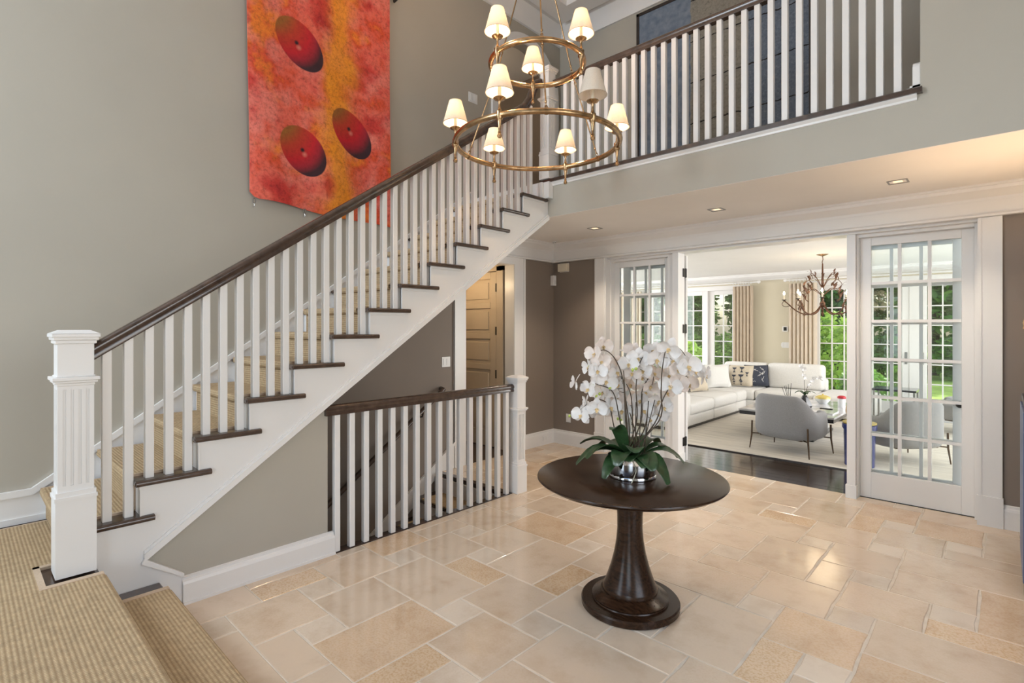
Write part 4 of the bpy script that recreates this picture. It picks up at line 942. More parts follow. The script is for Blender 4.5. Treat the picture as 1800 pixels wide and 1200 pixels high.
obj('aerial_root', MB().tube(spline([Vector((PX+.05, PY-.10, PZ+.12)), at_px(1113, 812, 2.885), at_px(1118, 826, 2.875), at_px(1115, 838, 2.868), at_px(1110, 849, 2.862)]), .0028, 6), 'root', op, 60)
obj('aerial_root', MB().tube(spline([Vector((PX+.01, PY-.11, PZ+.12)), at_px(1089, 802, 2.90), at_px(1090, 810, 2.895), at_px(1096, 815, 2.893)]), .0026, 6), 'root', op, 60)

# ------------------------------------------------------------------ small wall and ceiling fittings
def plate(name, label, cat, x, y, z, ax, w=.075, h=.115, rockers=2):
    t = thing(name, label, cat, (x, y, z-h/2))
    if ax == 'X':
        obj('plate', MB().box(x, x+.006, y-w/2, y+w/2, z-h/2, z+h/2), 'plastic_white', t, bevel=.002)
        for k in range(rockers): c = y+(k-(rockers-1)/2)*w*.42; obj('rocker', MB().box(x+.006, x+.010, c-w*.15, c+w*.15, z-h*.3, z+h*.3), 'plastic_white', t, bevel=.001)
    else:
        obj('plate', MB().box(x-w/2, x+w/2, y-.006, y, z-h/2, z+h/2), 'plastic_white', t, bevel=.002)
        for k in range(rockers): c = x+(k-(rockers-1)/2)*w*.42; obj('rocker', MB().box(c-w*.15, c+w*.15, y-.010, y-.006, z-h*.3, z+h*.3), 'plastic_white', t, bevel=.001)
plate('light_switch', 'white double light switch on the wall beside the tan door', 'light switch', XW, 3.775, 1.21, 'X', .12, .115)
plate('light_switch', 'white double light switch at the top of the stairs', 'light switch', XW, 4.185, 4.30, 'X', .14, .115)
plate('wall_outlet', 'white outlet low on the taupe wall left of the orchid', 'outlet', -4.30, YF, .365, 'Y', .075, .115)
plate('wall_outlet', 'white outlet set into the hall baseboard', 'outlet', XW+.022, 5.50, .09, 'X', .115, .07)
t = thing('alarm_siren', 'cream alarm box high on the taupe wall near the corner', 'alarm', (-4.36, YF-.03, 2.36))
obj('body', MB().box(-4.445, -4.285, YF-.055, YF, 2.355, 2.462), 'candle', t, bevel=.006); obj('base', MB().box(-4.44, -4.29, YF-.012, YF, 2.35, 2.47), 'plastic_white', t)
t = thing('motion_sensor', 'small white motion sensor in the hall corner', 'sensor', (-4.53, 5.66, 2.17))
obj('body', MB().box(-4.555, -4.495, 5.63, 5.69, 2.17, 2.31), 'plastic_white', t, bevel=.006); obj('lens', MB().box(-4.497, -4.492, 5.638, 5.682, 2.19, 2.24), 'paper', t)
for x, lb in ((-3.445, 'square recessed ceiling light nearest the hall corner'), (-2.03, 'square recessed ceiling light in the middle of the hall'), (-.60, 'square recessed ceiling light right of the doorway')):
    t = thing('recessed_light', lb, 'ceiling light', (x, 5.075, CE-.01), 'recessed lights in the hall ceiling')
    f = MB()
    for a in (0, 1, 2, 3):
        c, s_ = [(1, 0), (0, 1), (-1, 0), (0, -1)][a]
        f.box(x+c*.055-(.0 if s_ == 0 else .062), x+c*.055+(.012*c if s_ == 0 else .062), 5.075+s_*.055-(.062 if s_ == 0 else 0), 5.075+s_*.055+(.062 if s_ == 0 else .012*s_), CE-.006, CE)
    obj('trim_ring', f, 'nickel', t); obj('lens', MB().box(x-.03, x+.03, 5.045, 5.105, CE-.003, CE), 'dim_bulb', t)
    obj('baffle', MB().box(x-.056, x+.056, 5.02, 5.13, CE-.001, CE), 'black_metal', t)
    l_ = light('recessed_lamp', 'SPOT', (x, 5.075, CE-.02), 38, (1, .84, .66), radius=.03); l_.data.spot_size = R(110); l_.data.spot_blend = .6
t = thing('ceiling_sensor', 'tiny white ceiling sensor in the hall corner', 'sensor', (-4.40, 5.52, CE-.02))
obj('disc', MB().lathe([(0, -.018), (.026, -.016), (.03, -.004), (.03, 0), (0, 0)], (-4.38, 5.50, CE), 16), 'plastic_white', t, 40); obj('vents', MB().box(-4.40, -4.385, 5.485, 5.50, CE-.020, CE-.016).box(-4.37, -4.355, 5.49, 5.505, CE-.020, CE-.016), 'black_metal', t)
# blue cabinet with a dried arrangement and a lamp, at the right edge
t = thing('blue_cabinet', 'blue painted cabinet at the right edge of the hall', 'cabinet', (.33, 4.68, 0))
obj('body', MB().box(.10, .56, 4.32, 5.035, .05, 1.11), 'blue_cabinet', t, bevel=.004); obj('top', MB().box(.095, .565, 4.31, 5.04, 1.11, 1.145), 'frame_dark', t, bevel=.003); obj('plinth', MB().box(.12, .55, 4.34, 5.02, 0, .05), 'frame_dark', t)
for y0 in (4.335, 4.685): obj('cabinet_door', MB().box(.088, .10, y0, y0+.335, .08, 1.09), 'blue_cabinet', t, bevel=.003)
t = thing('dried_bouquet', 'tan fluffy dried blooms in a vase on the blue cabinet', 'bouquet', (.22, 4.9, 1.145))
obj('vase', MB().lathe([(0, 0), (.05, 0), (.07, .06), (.06, .14), (.03, .20), (.035, .22), (0, .22)], (.22, 4.88, 1.145), 20), 'ceramic', t, 40)
for dx, dy, dz, rr_ in ((-.045, .03, .47, .075), (.04, .0, .50, .08), (.02, -.06, .42, .07), (.0, .04, .38, .06)):
    e = MB().ell((.22+dx, 4.88+dy, 1.145+dz), rr_, rr_, rr_*1.1, 20, 14); e.v = [(x+rj.uniform(-.007, .007), y+rj.uniform(-.007, .007), z+rj.uniform(-.007, .007)) for x, y, z in e.v]
    o = obj('bloom', e, 'fluff', t, 80); obj('stem', MB().tube([(.22, 4.88, 1.34), (.22+dx, 4.88+dy, 1.145+dz-.04)], .003, 5), 'stem', t)
t = thing('table_lamp', 'small shaded table lamp on the blue cabinet', 'lamp', (.34, 4.5, 1.145))
obj('base', MB().lathe([(0, 0), (.06, 0), (.06, .015), (.02, .03), (.04, .12), (.03, .22), (.01, .26), (.01, .36), (0, .36)], (.34, 4.5, 1.145), 20), 'brass', t, 40)
obj('shade', MB().lathe([(.13, .30), (.09, .50), (.0895, .50), (.1295, .30)], (.34, 4.5, 1.145), 28), 'shade', t, 60)
light('table_lamp_bulb', 'POINT', (.34, 4.5, 1.145+.42), 48, (1, .68, .40), radius=.04)

# ------------------------------------------------------------------ living room shell
struct('floor_living', MB().box(-8.5, 2.6, 5.86, YL, -.10, -.012), 'wood_floor', 'dark polished wood floor of the living room', 'floor')
fl2 = bpy.data.objects['floor_living']
rp_ = random.Random(5); far = MB()
y = 5.862; row = 0
while y < YL-.01:
    w = .128; y1 = min(y+w-.0025, YL); x = -8.45-rp_.uniform(0, 1.2)
    while x < 2.6:
        L = rp_.uniform(1.3, 2.3); x0, x1 = max(x, -8.45), min(x+L-.002, 2.6)
        if x1-x0 > .03:
            if y < 7.1 and x1 > -4.6 and x0 < .5: obj('floor_plank', MB().box(x0, x1, y, y1, -.012, rp_.uniform(-.0006, .0006)), 'wood_floor', fl2)
            else: far.box(x0, x1, y, y1, -.012, 0)
        x += L
    y += w
o = obj('floor_planks_beyond', far, 'wood_floor', fl2); o['kind'] = 'stuff'
struct('ceiling_living', MB().box(-8.5, 2.6, 5.93, YL+.15, CE, CE+.1), 'ceiling_white', 'white living room ceiling', 'ceiling')
struct('wall_living_left', panel_boxes(MB(), 'X', -8.65, -8.5, 5.7, YL+.15, -.1, CE+.1, [(7.2, 10.8, .4, 2.4)]), 'living_paint', 'cream living room wall at the far left', 'wall')
struct('wall_living_right', panel_boxes(MB(), 'X', 2.6, 2.75, 5.93, YL+.15, -.1, CE+.1, [(7.4, 11.0, .4, 2.4)]), 'living_paint', 'cream living room wall at the far right', 'wall')
struct('wall_living_near', MB().box(-8.5, XW-.15, 5.9, 6.05, -.1, CE), 'living_paint', 'cream living room wall left of the doorway', 'wall')
struct('wall_living_far', panel_boxes(MB(), 'Y', YL, YL+.2, -8.5, 2.6, -.1, CE+.1, [(-7.40, -4.06, 0, 2.46), (-2.84, .50, 0, 2.46)]), 'living_paint', 'cream living room wall with garden doors', 'wall')
mb = sweep(MB(), [(-x*1.15, z*1.15) for x, z in CR], [(2.6, YL, CE-.144), (-8.5, YL, CE-.144)])
struct('trim_7', mb, 'trim', 'white crown moulding above the garden doors', 'moulding', smooth=30)
mb = sweep(MB(), basep(.15), [(-2.9, YL, 0), (-4.0, YL, 0)]); struct('baseboard_living', mb, 'trim', 'white baseboard behind the sofa', 'baseboard')
def garden_unit(xr, names):
    """fixed light, two door leaves, fixed light, from right (xr) to left"""
    mb = MB(); xl = xr-3.34
    for x0, x1 in ((xl-.07, xl+.035), (xr-.035, xr+.07)): mb.box(x0, x1, YL-.02, YL+.16, 0, 2.50)
    mb.box(xl-.07, xr+.07, YL-.02, YL+.16, 2.43, 2.53).box(xl-.07, xr+.07, YL-.0, YL+.2, -.1, .02)
    struct(names[0], mb, 'trim', names[1], 'doorway frame')
    gz = (.22, 2.335)
    def unit(nm, lb, cat, x0, x1, g0, g1, nc, y):
        t = wthing(nm, lb, cat, ((x0+x1)/2, y, .02)); lites(t, x0, x1, .02, 2.43, (g0, g1), gz, nc, 6, y, .045, .020); return t
    o = xr+4.10
    for nm, lb, cat, a, b2, g0, g1, nc, y in (
        (names[2], names[3], 'window', -4.97, -4.13, -4.84, -4.21, 3, YL+.05), (names[4], names[5], 'door', -5.66, -5.03, -5.55, -5.11, 2, YL+.03),
        (names[6], names[7], 'door', -6.43, -5.80, -6.35, -5.91, 2, YL+.03), (names[8], names[9], 'window', -7.33, -6.49, -7.25, -6.62, 3, YL+.05)):
        t = unit(nm, lb, cat, a+o, b2+o, g0+o, g1+o, nc, y)
        if cat == 'door':
            xh = b2+o+.02 if nm == names[4] else a+o-.02; xk = a+o+.05 if nm == names[4] else b2+o-.05
            for z in (2.15, 1.5, .85, .25): obj('hinge', MB().tube([(xh, YL+.024, z-.05), (xh, YL+.024, z+.05)], .009, 8), 'nickel', t)
            obj('lock_plate', MB().box(xk-.02, xk+.02, YL+.022, YL+.03, .92, 1.14).tube([(xk, YL+.0, 1.0), (xk+.10 if nm == names[4] else xk-.10, YL+.0, 1.0)], .008, 6).tube([(xk, YL+.03, 1.0), (xk, YL+.0, 1.0)], .008, 6), 'nickel', t)
    mb = MB().box(-5.03+o, -4.97+o, YL, YL+.12, .02, 2.43).box(-5.80+o, -5.66+o, YL+.02, YL+.075, .02, 2.43).box(-6.49+o, -6.43+o, YL, YL+.12, .02, 2.43)
    struct(names[10], mb, 'trim', names[11], 'doorway frame')
garden_unit(-4.10, ('trim_8', 'white frame round the garden doors behind the sofa corner', 'window_3', 'fixed garden window beside the left tan curtain', 'door_4', 'garden door left of the birch trunk view', 'door_5', 'garden door seen through the left sidelight', 'window_4', 'fixed garden window at the far left of the living room', 'trim_9', 'white mullions of the left garden doors'))
garden_unit(.46, ('trim_10', 'white frame round the garden doors right of the chandelier', 'window_5', 'fixed garden window at the far right of the living room', 'door_6', 'right-hand garden door seen through the right sidelight', 'door_7', 'left-hand garden door seen through the right sidelight', 'window_6', 'fixed garden window beside the cream curtain under the chandelier', 'trim_11', 'white mullions of the right garden doors'))

# ------------------------------------------------------------------ curtains
def curtain(label, x0, x1, folds, ph, cm='curtain'):
    def f(u, v):
        x = x0+u*(x1-x0); k = (1-.25*v); y = YL-.14+.026*math.sin(u*folds*2*math.pi+ph)*k+.012*math.sin(u*folds*4*math.pi+ph*2)
        return (x+.012*math.cos(u*folds*2*math.pi), y, .03+v*2.46)
    t = thing('curtain', label, 'curtain', ((x0+x1)/2, YL-.14, .02), 'floor-length curtains at the garden doors')
    obj('panel', MB().sheet(f, 70, 6, .004, (0, -1, 0)), cm, t, 70)
    def g(u, v):
        x, y, z = f(u, 1); return (x, y-.004-.004*math.sin(u*folds*4*math.pi), 2.40+v*.09)
    obj('heading', MB().sheet(g, 70, 3, .006, (0, -1, 0)), cm, t, 70)
curtain('tan pleated curtain left of the thermostat', -4.36, -3.93, 6, .3)
curtain('cream pleated curtain behind the leafy chandelier', -3.23, -2.71, 7, 1.1, 'curtain_cream')
curtain('pleated curtain seen through the left sidelight', -7.35, -6.60, 8, 0, 'curtain_cream')
curtain('pleated curtain at the far right garden window', .30, .80, 6, .6)
for xa, xb, lb in ((-7.6, -3.80, 'white curtain rod with rings above the left garden doors'), (-3.28, .95, 'white curtain rod with rings above the right garden doors')):
    t = thing('curtain_rod', lb, 'curtain rod', ((xa+xb)/2, YL-.14, 2.55))
    obj('rod', MB().tube([(xa, YL-.14, 2.565), (xb, YL-.14, 2.565)], .018, 12), 'trim', t, 50)
    for x in (xa, xb): obj('finial', MB().ell((x, YL-.14, 2.565), .035, .032, .032, 12, 8), 'trim', t, 60)
    for c0, c1 in ((-4.36, -3.93), (-3.23, -2.71), (-7.35, -6.6), (.3, .8)):
        if xa < c0 < xb:
            for k in range(8):
                x = c0+(c1-c0)*(k+.5)/8; obj('curtain_ring', MB().tube([(x, YL-.14+.028*math.sin(a), 2.555+.028*math.cos(a)) for a in [R(q*45) for q in range(8)]], .005, 6, closed=True), 'trim', t, 60)
t = thing('thermostat', 'white thermostat with a black screen between the curtains', 'thermostat', (-3.316, YL-.02, 1.50))
obj('body', MB().box(-3.37, -3.26, YL-.02, YL, 1.505, 1.615), 'plastic_white', t, bevel=.004); obj('screen', MB().box(-3.345, -3.285, YL-.023, YL-.02, 1.525, 1.60), 'black_lacquer', t)
plate('light_switch', 'wide white switch plate below the thermostat', 'light switch', -3.305, YL, 1.225, 'Y', .16, .115, 3)

# ------------------------------------------------------------------ rug and sofa
t = obj('area_rug', MB().box(-4.75, .9, 6.82, 11.25, .002, .014), 'rug', None, bevel=.004); tag(t, 'large pale beige rug under the sofa and armchairs', 'rug')
obj('rug_edge', MB().box(-4.76, .91, 6.805, 6.82, .001, .012), 'frame_dark', t)
sf = thing('sectional_sofa', 'white corner sofa with low arm along the living room wall', 'sofa', (-3.7, 9.5, .014))
def cush(name, *a, r=.045): return obj(name, MB().rbox(*a, r, 4), 'sofa_fabric', sf, 60)
obj('toe_kick', MB().box(-4.45, -3.57, 7.50, 11.3, .014, .07).box(-4.45, -1.5, 10.35, 11.3, .014, .07), 'black_lacquer', sf)
for a, b2 in ((7.78, 8.735), (8.735, 9.74), (9.74, 10.25)):
    cush('base', -4.45, -3.53, a+.003, b2-.003, .06, .225, r=.03); cush('seat_cushion', -4.30, -3.515, a+.003, b2-.003, .225, .415, r=.055)
cush('arm', -4.52, -3.50, 7.46, 7.775, .06, .585, r=.05)
cush('base', -4.45, -2.42, 10.25, 11.35, .06, .225, r=.03); cush('seat_cushion', -4.30, -3.40, 10.255, 11.05, .225, .415, r=.055); cush('seat_cushion', -3.395, -2.43, 10.255, 11.05, .225, .415, r=.055)
cush('ottoman', -2.40, -1.57, 10.15, 11.35, .06, .43, r=.06)
cush('back_frame', -4.62, -4.42, 7.46, 11.45, .06, .62, r=.05); cush('back_frame', -4.62, -2.42, 11.25, 11.45, .06, .62, r=.05)
for a, b2 in ((7.80, 8.72), (8.74, 9.72), (9.74, 10.70)): cush('back_cushion', -4.46, -4.24, a, b2, .41, .80, r=.08)
cush('back_cushion', -4.25, -3.41, 10.98, 11.24, .41, .885, r=.07); cush('back_cushion', -3.40, -2.42, 10.98, 11.26, .41, .89, r=.07)
def pillow(label, mt, pos, w, h, rot, grp=None):
    def f(u, v):
        a, b2 = (u-.5)*2, (v-.5)*2; k = max(0, (1-a**4)*(1-b2**4))**.5; p = 1-.07*(1-abs(a))*(abs(b2)**3)
        q = 1-.07*(1-abs(b2))*(abs(a)**3)
        return a*w/2*q, b2*h/2*p, k
    fr = lambda u, v: (lambda r_: Vector((r_[0], -.075*r_[2], r_[1])))(f(u, v)); bk = lambda u, v: (lambda r_: Vector((r_[0], .075*r_[2], r_[1])))(f(u, v))
    mb = MB(); mb.grid(fr, 13, 13); mb.grid(bk, 13, 13)
    M_ = Matrix.Translation(pos) @ Matrix.Rotation(R(rot[1]), 4, 'Z') @ Matrix.Rotation(R(rot[0]), 4, 'X'); mb.xf(M_)
    t = thing('throw_pillow', label, 'pillow', (pos[0], pos[1], pos[2]-h/2), 'throw pillows on the corner sofa')
    obj('cover', mb, mt, t, 70)
    pp = MB().tube([M_ @ Vector((x*w/2, 0, z*h/2)) for x, z in ((-1,-1),(0,-.93),(1,-1),(.93,0),(1,1),(0,.93),(-1,1),(-.93,0))], .005, 6, closed=True); obj('piping', pp, mt, t, 60)
    return t, M_
tp, M_ = pillow('beige pillow printed with black goblet shapes', 'pillow_beige', Vector((-3.80, 10.70, .635)), .46, .42, (-18, 8))
def printed(mb, pts, M_):
    n = len(pts); mb.add([M_ @ Vector((x, -.0785*max(0, (1-(x/.23)**4)*(1-(z/.21)**4))**.5-.001, z)) for x, z in pts], [tuple(range(n))])
mb = MB()
for cx_, cz, s_ in ((-.11, -.05, 1), (.02, -.05, 1.25), (-.11, .10, 1), (.03, .11, 1.1), (.13, .02, .8), (-.10, -.155, .6), (.03, -.155, .7)):
    printed(mb, [(cx_+x*s_, cz+z*s_) for x, z in ((-.042, .045), (.042, .045), (.030, .018), (.010, .008), (.006, 0))]+[(cx_-.006*s_, cz), (cx_-.010*s_, cz+.008*s_), (cx_-.030*s_, cz+.018*s_)], M_)
    printed(mb, [(cx_+x*s_, cz+z*s_) for x, z in ((.006, 0), (.006, -.03), (.026, -.055), (-.026, -.055), (-.006, -.03), (-.006, 0))], M_)
o = obj('goblet_print', mb, 'pillow_ink', tp); o['label'] = 'black goblet print'
tp, M_ = pillow('dark blue pillow with white squiggles behind the goblet pillow', 'pillow_ink', Vector((-3.55, 10.86, .64)), .44, .42, (-14, 30))
mb = MB(); rq = random.Random(4)
for k in range(16):
    x, z = rq.uniform(-.17, .17), rq.uniform(-.16, .16); a = rq.uniform(0, 3.1); pts = []
    for j in range(5): pts.append(M_ @ Vector((x+.02*j*math.cos(a)-.03, -.0785*max(0, (1-(x/.23)**4)*(1-(z/.21)**4))**.5-.003, z+.02*j*math.sin(a)+.012*math.sin(j*2.2))))
    mb.tube(pts, .0035, 5)
obj('squiggle_print', mb, 'pillow_white', tp)
pillow('white square pillow leaning at the near end of the sofa', 'pillow_white', Vector((-4.15, 8.25, .62)), .48, .44, (-18, 78))
pillow('beige striped pillow in front of the white sofa cushions', 'pillow_beige', Vector((-4.10, 9.35, .62)), .44, .40, (-18, 70))
pillow('white square pillow in the sofa corner', 'pillow_white', Vector((-4.10, 10.30, .64)), .52, .46, (-18, 55))

# ------------------------------------------------------------------ armchairs
def armchair(label, cx, cy, rot, sc=1.0, grp='grey barrel armchairs'):
    t = thing('armchair', label, 'armchair', (cx, cy, .0145), grp)
    M_ = Matrix.Translation((cx, cy, .0145)) @ Matrix.Rotation(R(rot), 4, 'Z')
    def hgt(a):                       # a: angle from the back direction (-Y), degrees
        a = abs(a)
        if a < 38: return .735
        if a < 85: k = (a-38)/47; return .735-.205*(k*k*(3-2*k))
        return .53
    def foot(a, off):                 # rounded-rectangle footprint
        q = R(a-90); rx, ry = .375-off, .345-off; e = 3.2
        c, s_ = math.cos(q), math.sin(q); r_ = (abs(c/rx)**e+abs(s_/ry)**e)**(-1/e); return r_*c, r_*s_
    mb = MB(); A = [-140+i*5 for i in range(57)]; prof = []
    for a in A:
        h = hgt(a); xo, yo = foot(a, 0); xi, yi = foot(a, .085); xm, ym = foot(a, .02)
        prof.append([(foot(a, .06)[0], foot(a, .06)[1], .19), (xm, ym, .215), (xo, yo, .28), (xo, yo, h-.05), (xm, ym, h-.012), (foot(a, .043)[0], foot(a, .043)[1], h), (foot(a, .07)[0], foot(a, .07)[1], h-.014), (xi, yi, h-.05), (xi, yi, .30), (foot(a, .2)[0], foot(a, .2)[1], .22)])
    n = 10; vs = [M_ @ Vector(p) for r_ in prof for p in r_]; fs = []
    for i in range(len(A)-1):
        for k in range(n): fs.append((i*n+k, (i+1)*n+k, (i+1)*n+(k+1) % n, i*n+(k+1) % n))
    fs += [tuple(range(n)), tuple(range((len(A)-1)*n+n-1, (len(A)-1)*n-1, -1))]
    mb.add(vs, fs); obj('shell', mb, 'chair_fabric', t, 60)
    se = MB().rbox(-.30, .30, -.27, .36, .20, .44, .05, 4).xf(M_); obj('seat_cushion', se, 'chair_fabric', t, 60)
    ud = MB().box(-.27, .27, -.24, .30, .185, .21).xf(M_); obj('underframe', ud, 'bronze', t)
    for sx in (-1, 1):
        for sy in (-1, 1):
            p = [M_ @ Vector((sx*.36, sy*.27, .36)), M_ @ Vector((sx*.365, sy*.27, .18)), M_ @ Vector((sx*.385, sy*.285, 0))]
            l = MB().tube(p, [.011, .011, .007], 8).tube([M_ @ Vector((sx*.365, sy*.27, .195)), M_ @ Vector((sx*.25, sy*.2, .20))], .008, 6); obj('leg', l, 'bronze', t, 60)
    return t
armchair('grey barrel armchair with its back to the doorway, thin bronze legs', -1.99, 7.36, -14)
armchair('grey barrel armchair seen through the right sidelight', -.90, 7.76, 50)
armchair('pale barrel armchair by the garden doors at the right', -.25, 10.3, 150)

# ------------------------------------------------------------------ coffee table and what stands on it
t = thing('coffee_table', 'large dark coffee table with a veined marble top behind the armchair', 'coffee table', (-2.2, 8.6, .014))
obj('top', MB().box(-2.80, -1.59, 7.80, 9.55, .395, .42), 'marble', t, bevel=.004); obj('apron', MB().box(-2.79, -1.60, 7.81, 9.54, .345, .395), 'black_lacquer', t)
obj('base', MB().box(-2.45, -1.95, 8.15, 9.2, .014, .345), 'stone', t, bevel=.004); obj('foot', MB().box(-2.50, -1.90, 8.10, 9.25, .014, .05), 'black_lacquer', t)
t = thing('coffee_table_orchid', 'small white orchid in a black faceted vase on the coffee table', 'plant', (-2.12, 8.55, .42))
obj('vase', MB().lathe([(0, 0), (.085, 0), (.10, .03), (.045, .15), (.03, .17), (.035, .18), (0, .18)], (-2.12, 8.55, .42), 6), 'black_lacquer', t)
for k in range(5):
    a = k*1.3; d = Vector((math.cos(a), math.sin(a), 0)); sd = Vector((-d.y, d.x, 0)); b2 = Vector((-2.12, 8.55, .60))
    obj('leaf', MB().sheet(lambda u, v: b2+d*(.15*v)+sd*((u-.5)*.06*math.sin(math.pi*(v*.9+.08)))+Vector((0, 0, .06*math.sin(v*2.6))), 4, 6, .002, (0, 0, 1)), 'orchid_leaf', t, 70)
for k, (dx, hh) in enumerate(((-.02, .42), (.10, .26))):
    P = spline([Vector((-2.12, 8.55, .60)), Vector((-2.12+dx*.5, 8.55, .60+hh*.6)), Vector((-2.12+dx*1.5, 8.52, .60+hh)), Vector((-2.12+dx*2+.05, 8.48, .60+hh*.9))])
    obj('stem', MB().tube(P, .003, 5), 'stem', t, 60)
    for j in range(9):
        p = P[int((.35+.65*j/9)*(len(P)-1))]
        o = free('flower', fl_me[j % 4], t, p+Vector((rf.uniform(-.03, .03), -.02, rf.uniform(-.03, .03))), (R(rf.uniform(-20, 20)), 0, R(200+rf.uniform(-40, 40))), .62)
t = thing('reed_diffuser', 'small diffuser with dark reeds beside the coffee table orchid', 'diffuser', (-2.27, 8.35, .42))
obj('bottle', MB().lathe([(0, 0), (.035, 0), (.035, .07), (.014, .09), (.014, .11), (0, .11)], (-2.27, 8.35, .42), 16), 'ceramic', t, 40)
for k in range(5): obj('reed', MB().tube([(-2.27, 8.35, .44), (-2.27+.03*(k-3.5), 8.35+.02*math.sin(k*2), .72+.015*k)], .0035, 5), 'black_metal', t)
t = thing('lidded_bowl', 'pale bowl with a yellow lid on the coffee table', 'bowl', (-2.03, 9.2, .42))
obj('bowl', MB().lathe([(0, 0), (.06, 0), (.10, .05), (.105, .075), (0, .075)], (-2.03, 9.2, .42), 24), 'ceramic', t, 40); obj('lid', MB().lathe([(.108, .075), (.10, .10), (.05, .125), (.012, .13), (.012, .145), (0, .145)], (-2.03, 9.2, .42), 24), 'yellow', t, 40)
t = thing('candle_jar', 'glass jar with red petals at the far end of the coffee table', 'jar', (-1.74, 9.0, .42))
obj('jar', MB().lathe([(.05, 0), (.05, .13), (.048, .13), (.048, .005)], (-1.74, 9.0, .42), 20), 'ceramic', t, 40); obj('petals', MB().ell((-1.74, 9.0, .555), .06, .06, .03, 12, 8), 'red', t, 60)
t = thing('magazine', 'flat pale magazine on the marble coffee table', 'magazine', (-1.78, 8.2, .42))
obj('pages', MB().box(-1.90, -1.66, 8.05, 8.38, .42, .435), 'paper', t); obj('cover', MB().box(-1.905, -1.655, 8.045, 8.385, .435, .438), 'marble', t)
t = thing('remote_control', 'black remote control on the coffee table', 'remote', (-1.84, 8.55, .42))
obj('body', MB().box(-1.92, -1.76, 8.52, 8.565, .42, .438), 'black_lacquer', t, bevel=.004); obj('buttons', MB().box(-1.90, -1.80, 8.532, 8.552, .438, .440), 'nickel', t)
t = thing('garden_stool', 'deep blue drum stool right of the armchair', 'stool', (-1.20, 7.12, .014))
obj('body', MB().lathe([(0, .0), (.15, .0), (.155, .40), (.172, .43), (.172, .47), (.15, .48), (0, .48)], (-1.20, 7.12, .014), 28), 'blue_lacquer', t, 40); obj('tray', MB().lathe([(0, .48), (.165, .48), (.168, .495), (0, .495)], (-1.20, 7.12, .014), 28), 'yellow', t, 40)
t = thing('woven_vase', 'brown woven ball vase on the blue stool', 'vase', (-1.22, 7.12, .509))
e = MB().ell((-1.21, 7.12, .64), .125, .125, .13, 28, 18); e.v = [(x+rj.uniform(-.003, .003), y+rj.uniform(-.003, .003), z+rj.uniform(-.003, .003)) for x, y, z in e.v]; obj('body', e, 'fluff', t, 80); obj('rim', MB().tube([(-1.21+.04*math.cos(R(k*30)), 7.12+.04*math.sin(R(k*30)), .768) for k in range(12)], .008, 6, closed=True), 'fluff', t, 60)
t = thing('side_table', 'slim black-topped side table by the garden doors', 'side table', (-1.25, 10.2, .014))
obj('top', MB().box(-1.52, -.95, 9.95, 10.45, .60, .63), 'black_lacquer', t)
for x in (-1.49, -.98):
    for y in (9.98, 10.42): obj('leg', MB().box(x-.012, x+.012, y-.012, y+.012, .014, .60), 'nickel', t)

# ------------------------------------------------------------------ leafy chandelier in the living room
LX, LY = -2.07, 9.365
t = thing('leaf_chandelier', 'rust-coloured branching chandelier with leaves and candle bulbs in the living room', 'chandelier', (LX, LY, 1.80))
obj('canopy', MB().lathe([(0, -.03), (.015, -.03), (.06, -.012), (.085, 0), (0, 0)], (LX, LY, CE), 24), 'brass', t, 40)
obj('chain', MB().tube([(LX, LY, CE-.03), (LX+.006, LY, CE-.08), (LX-.006, LY, CE-.12), (LX, LY, CE-.16)], .006, 6), 'rust', t)
obj('column', MB().tube([(LX, LY, 2.60), (LX, LY, 2.30), (LX, LY, 1.96)], [.010, .018, .012], 10).ell((LX, LY, 1.965), .042, .042, .042, 16, 10), 'rust', t, 60)
rl2 = random.Random(9)
def leafc(mb, p, d, L):
    d = Vector(d).normalized(); s_ = d.cross(Vector((0, 0, 1))); s_ = s_.normalized() if s_.length > .1 else Vector((1, 0, 0)); n_ = s_.cross(d)
    mb.sheet(lambda u, v: p+d*(L*v)+s_*((u-.5)*L*.42*math.sin(math.pi*min(1, v*.95+.03)))+n_*(.15*L*math.sin(v*3)), 4, 5, .002, tuple(n_))
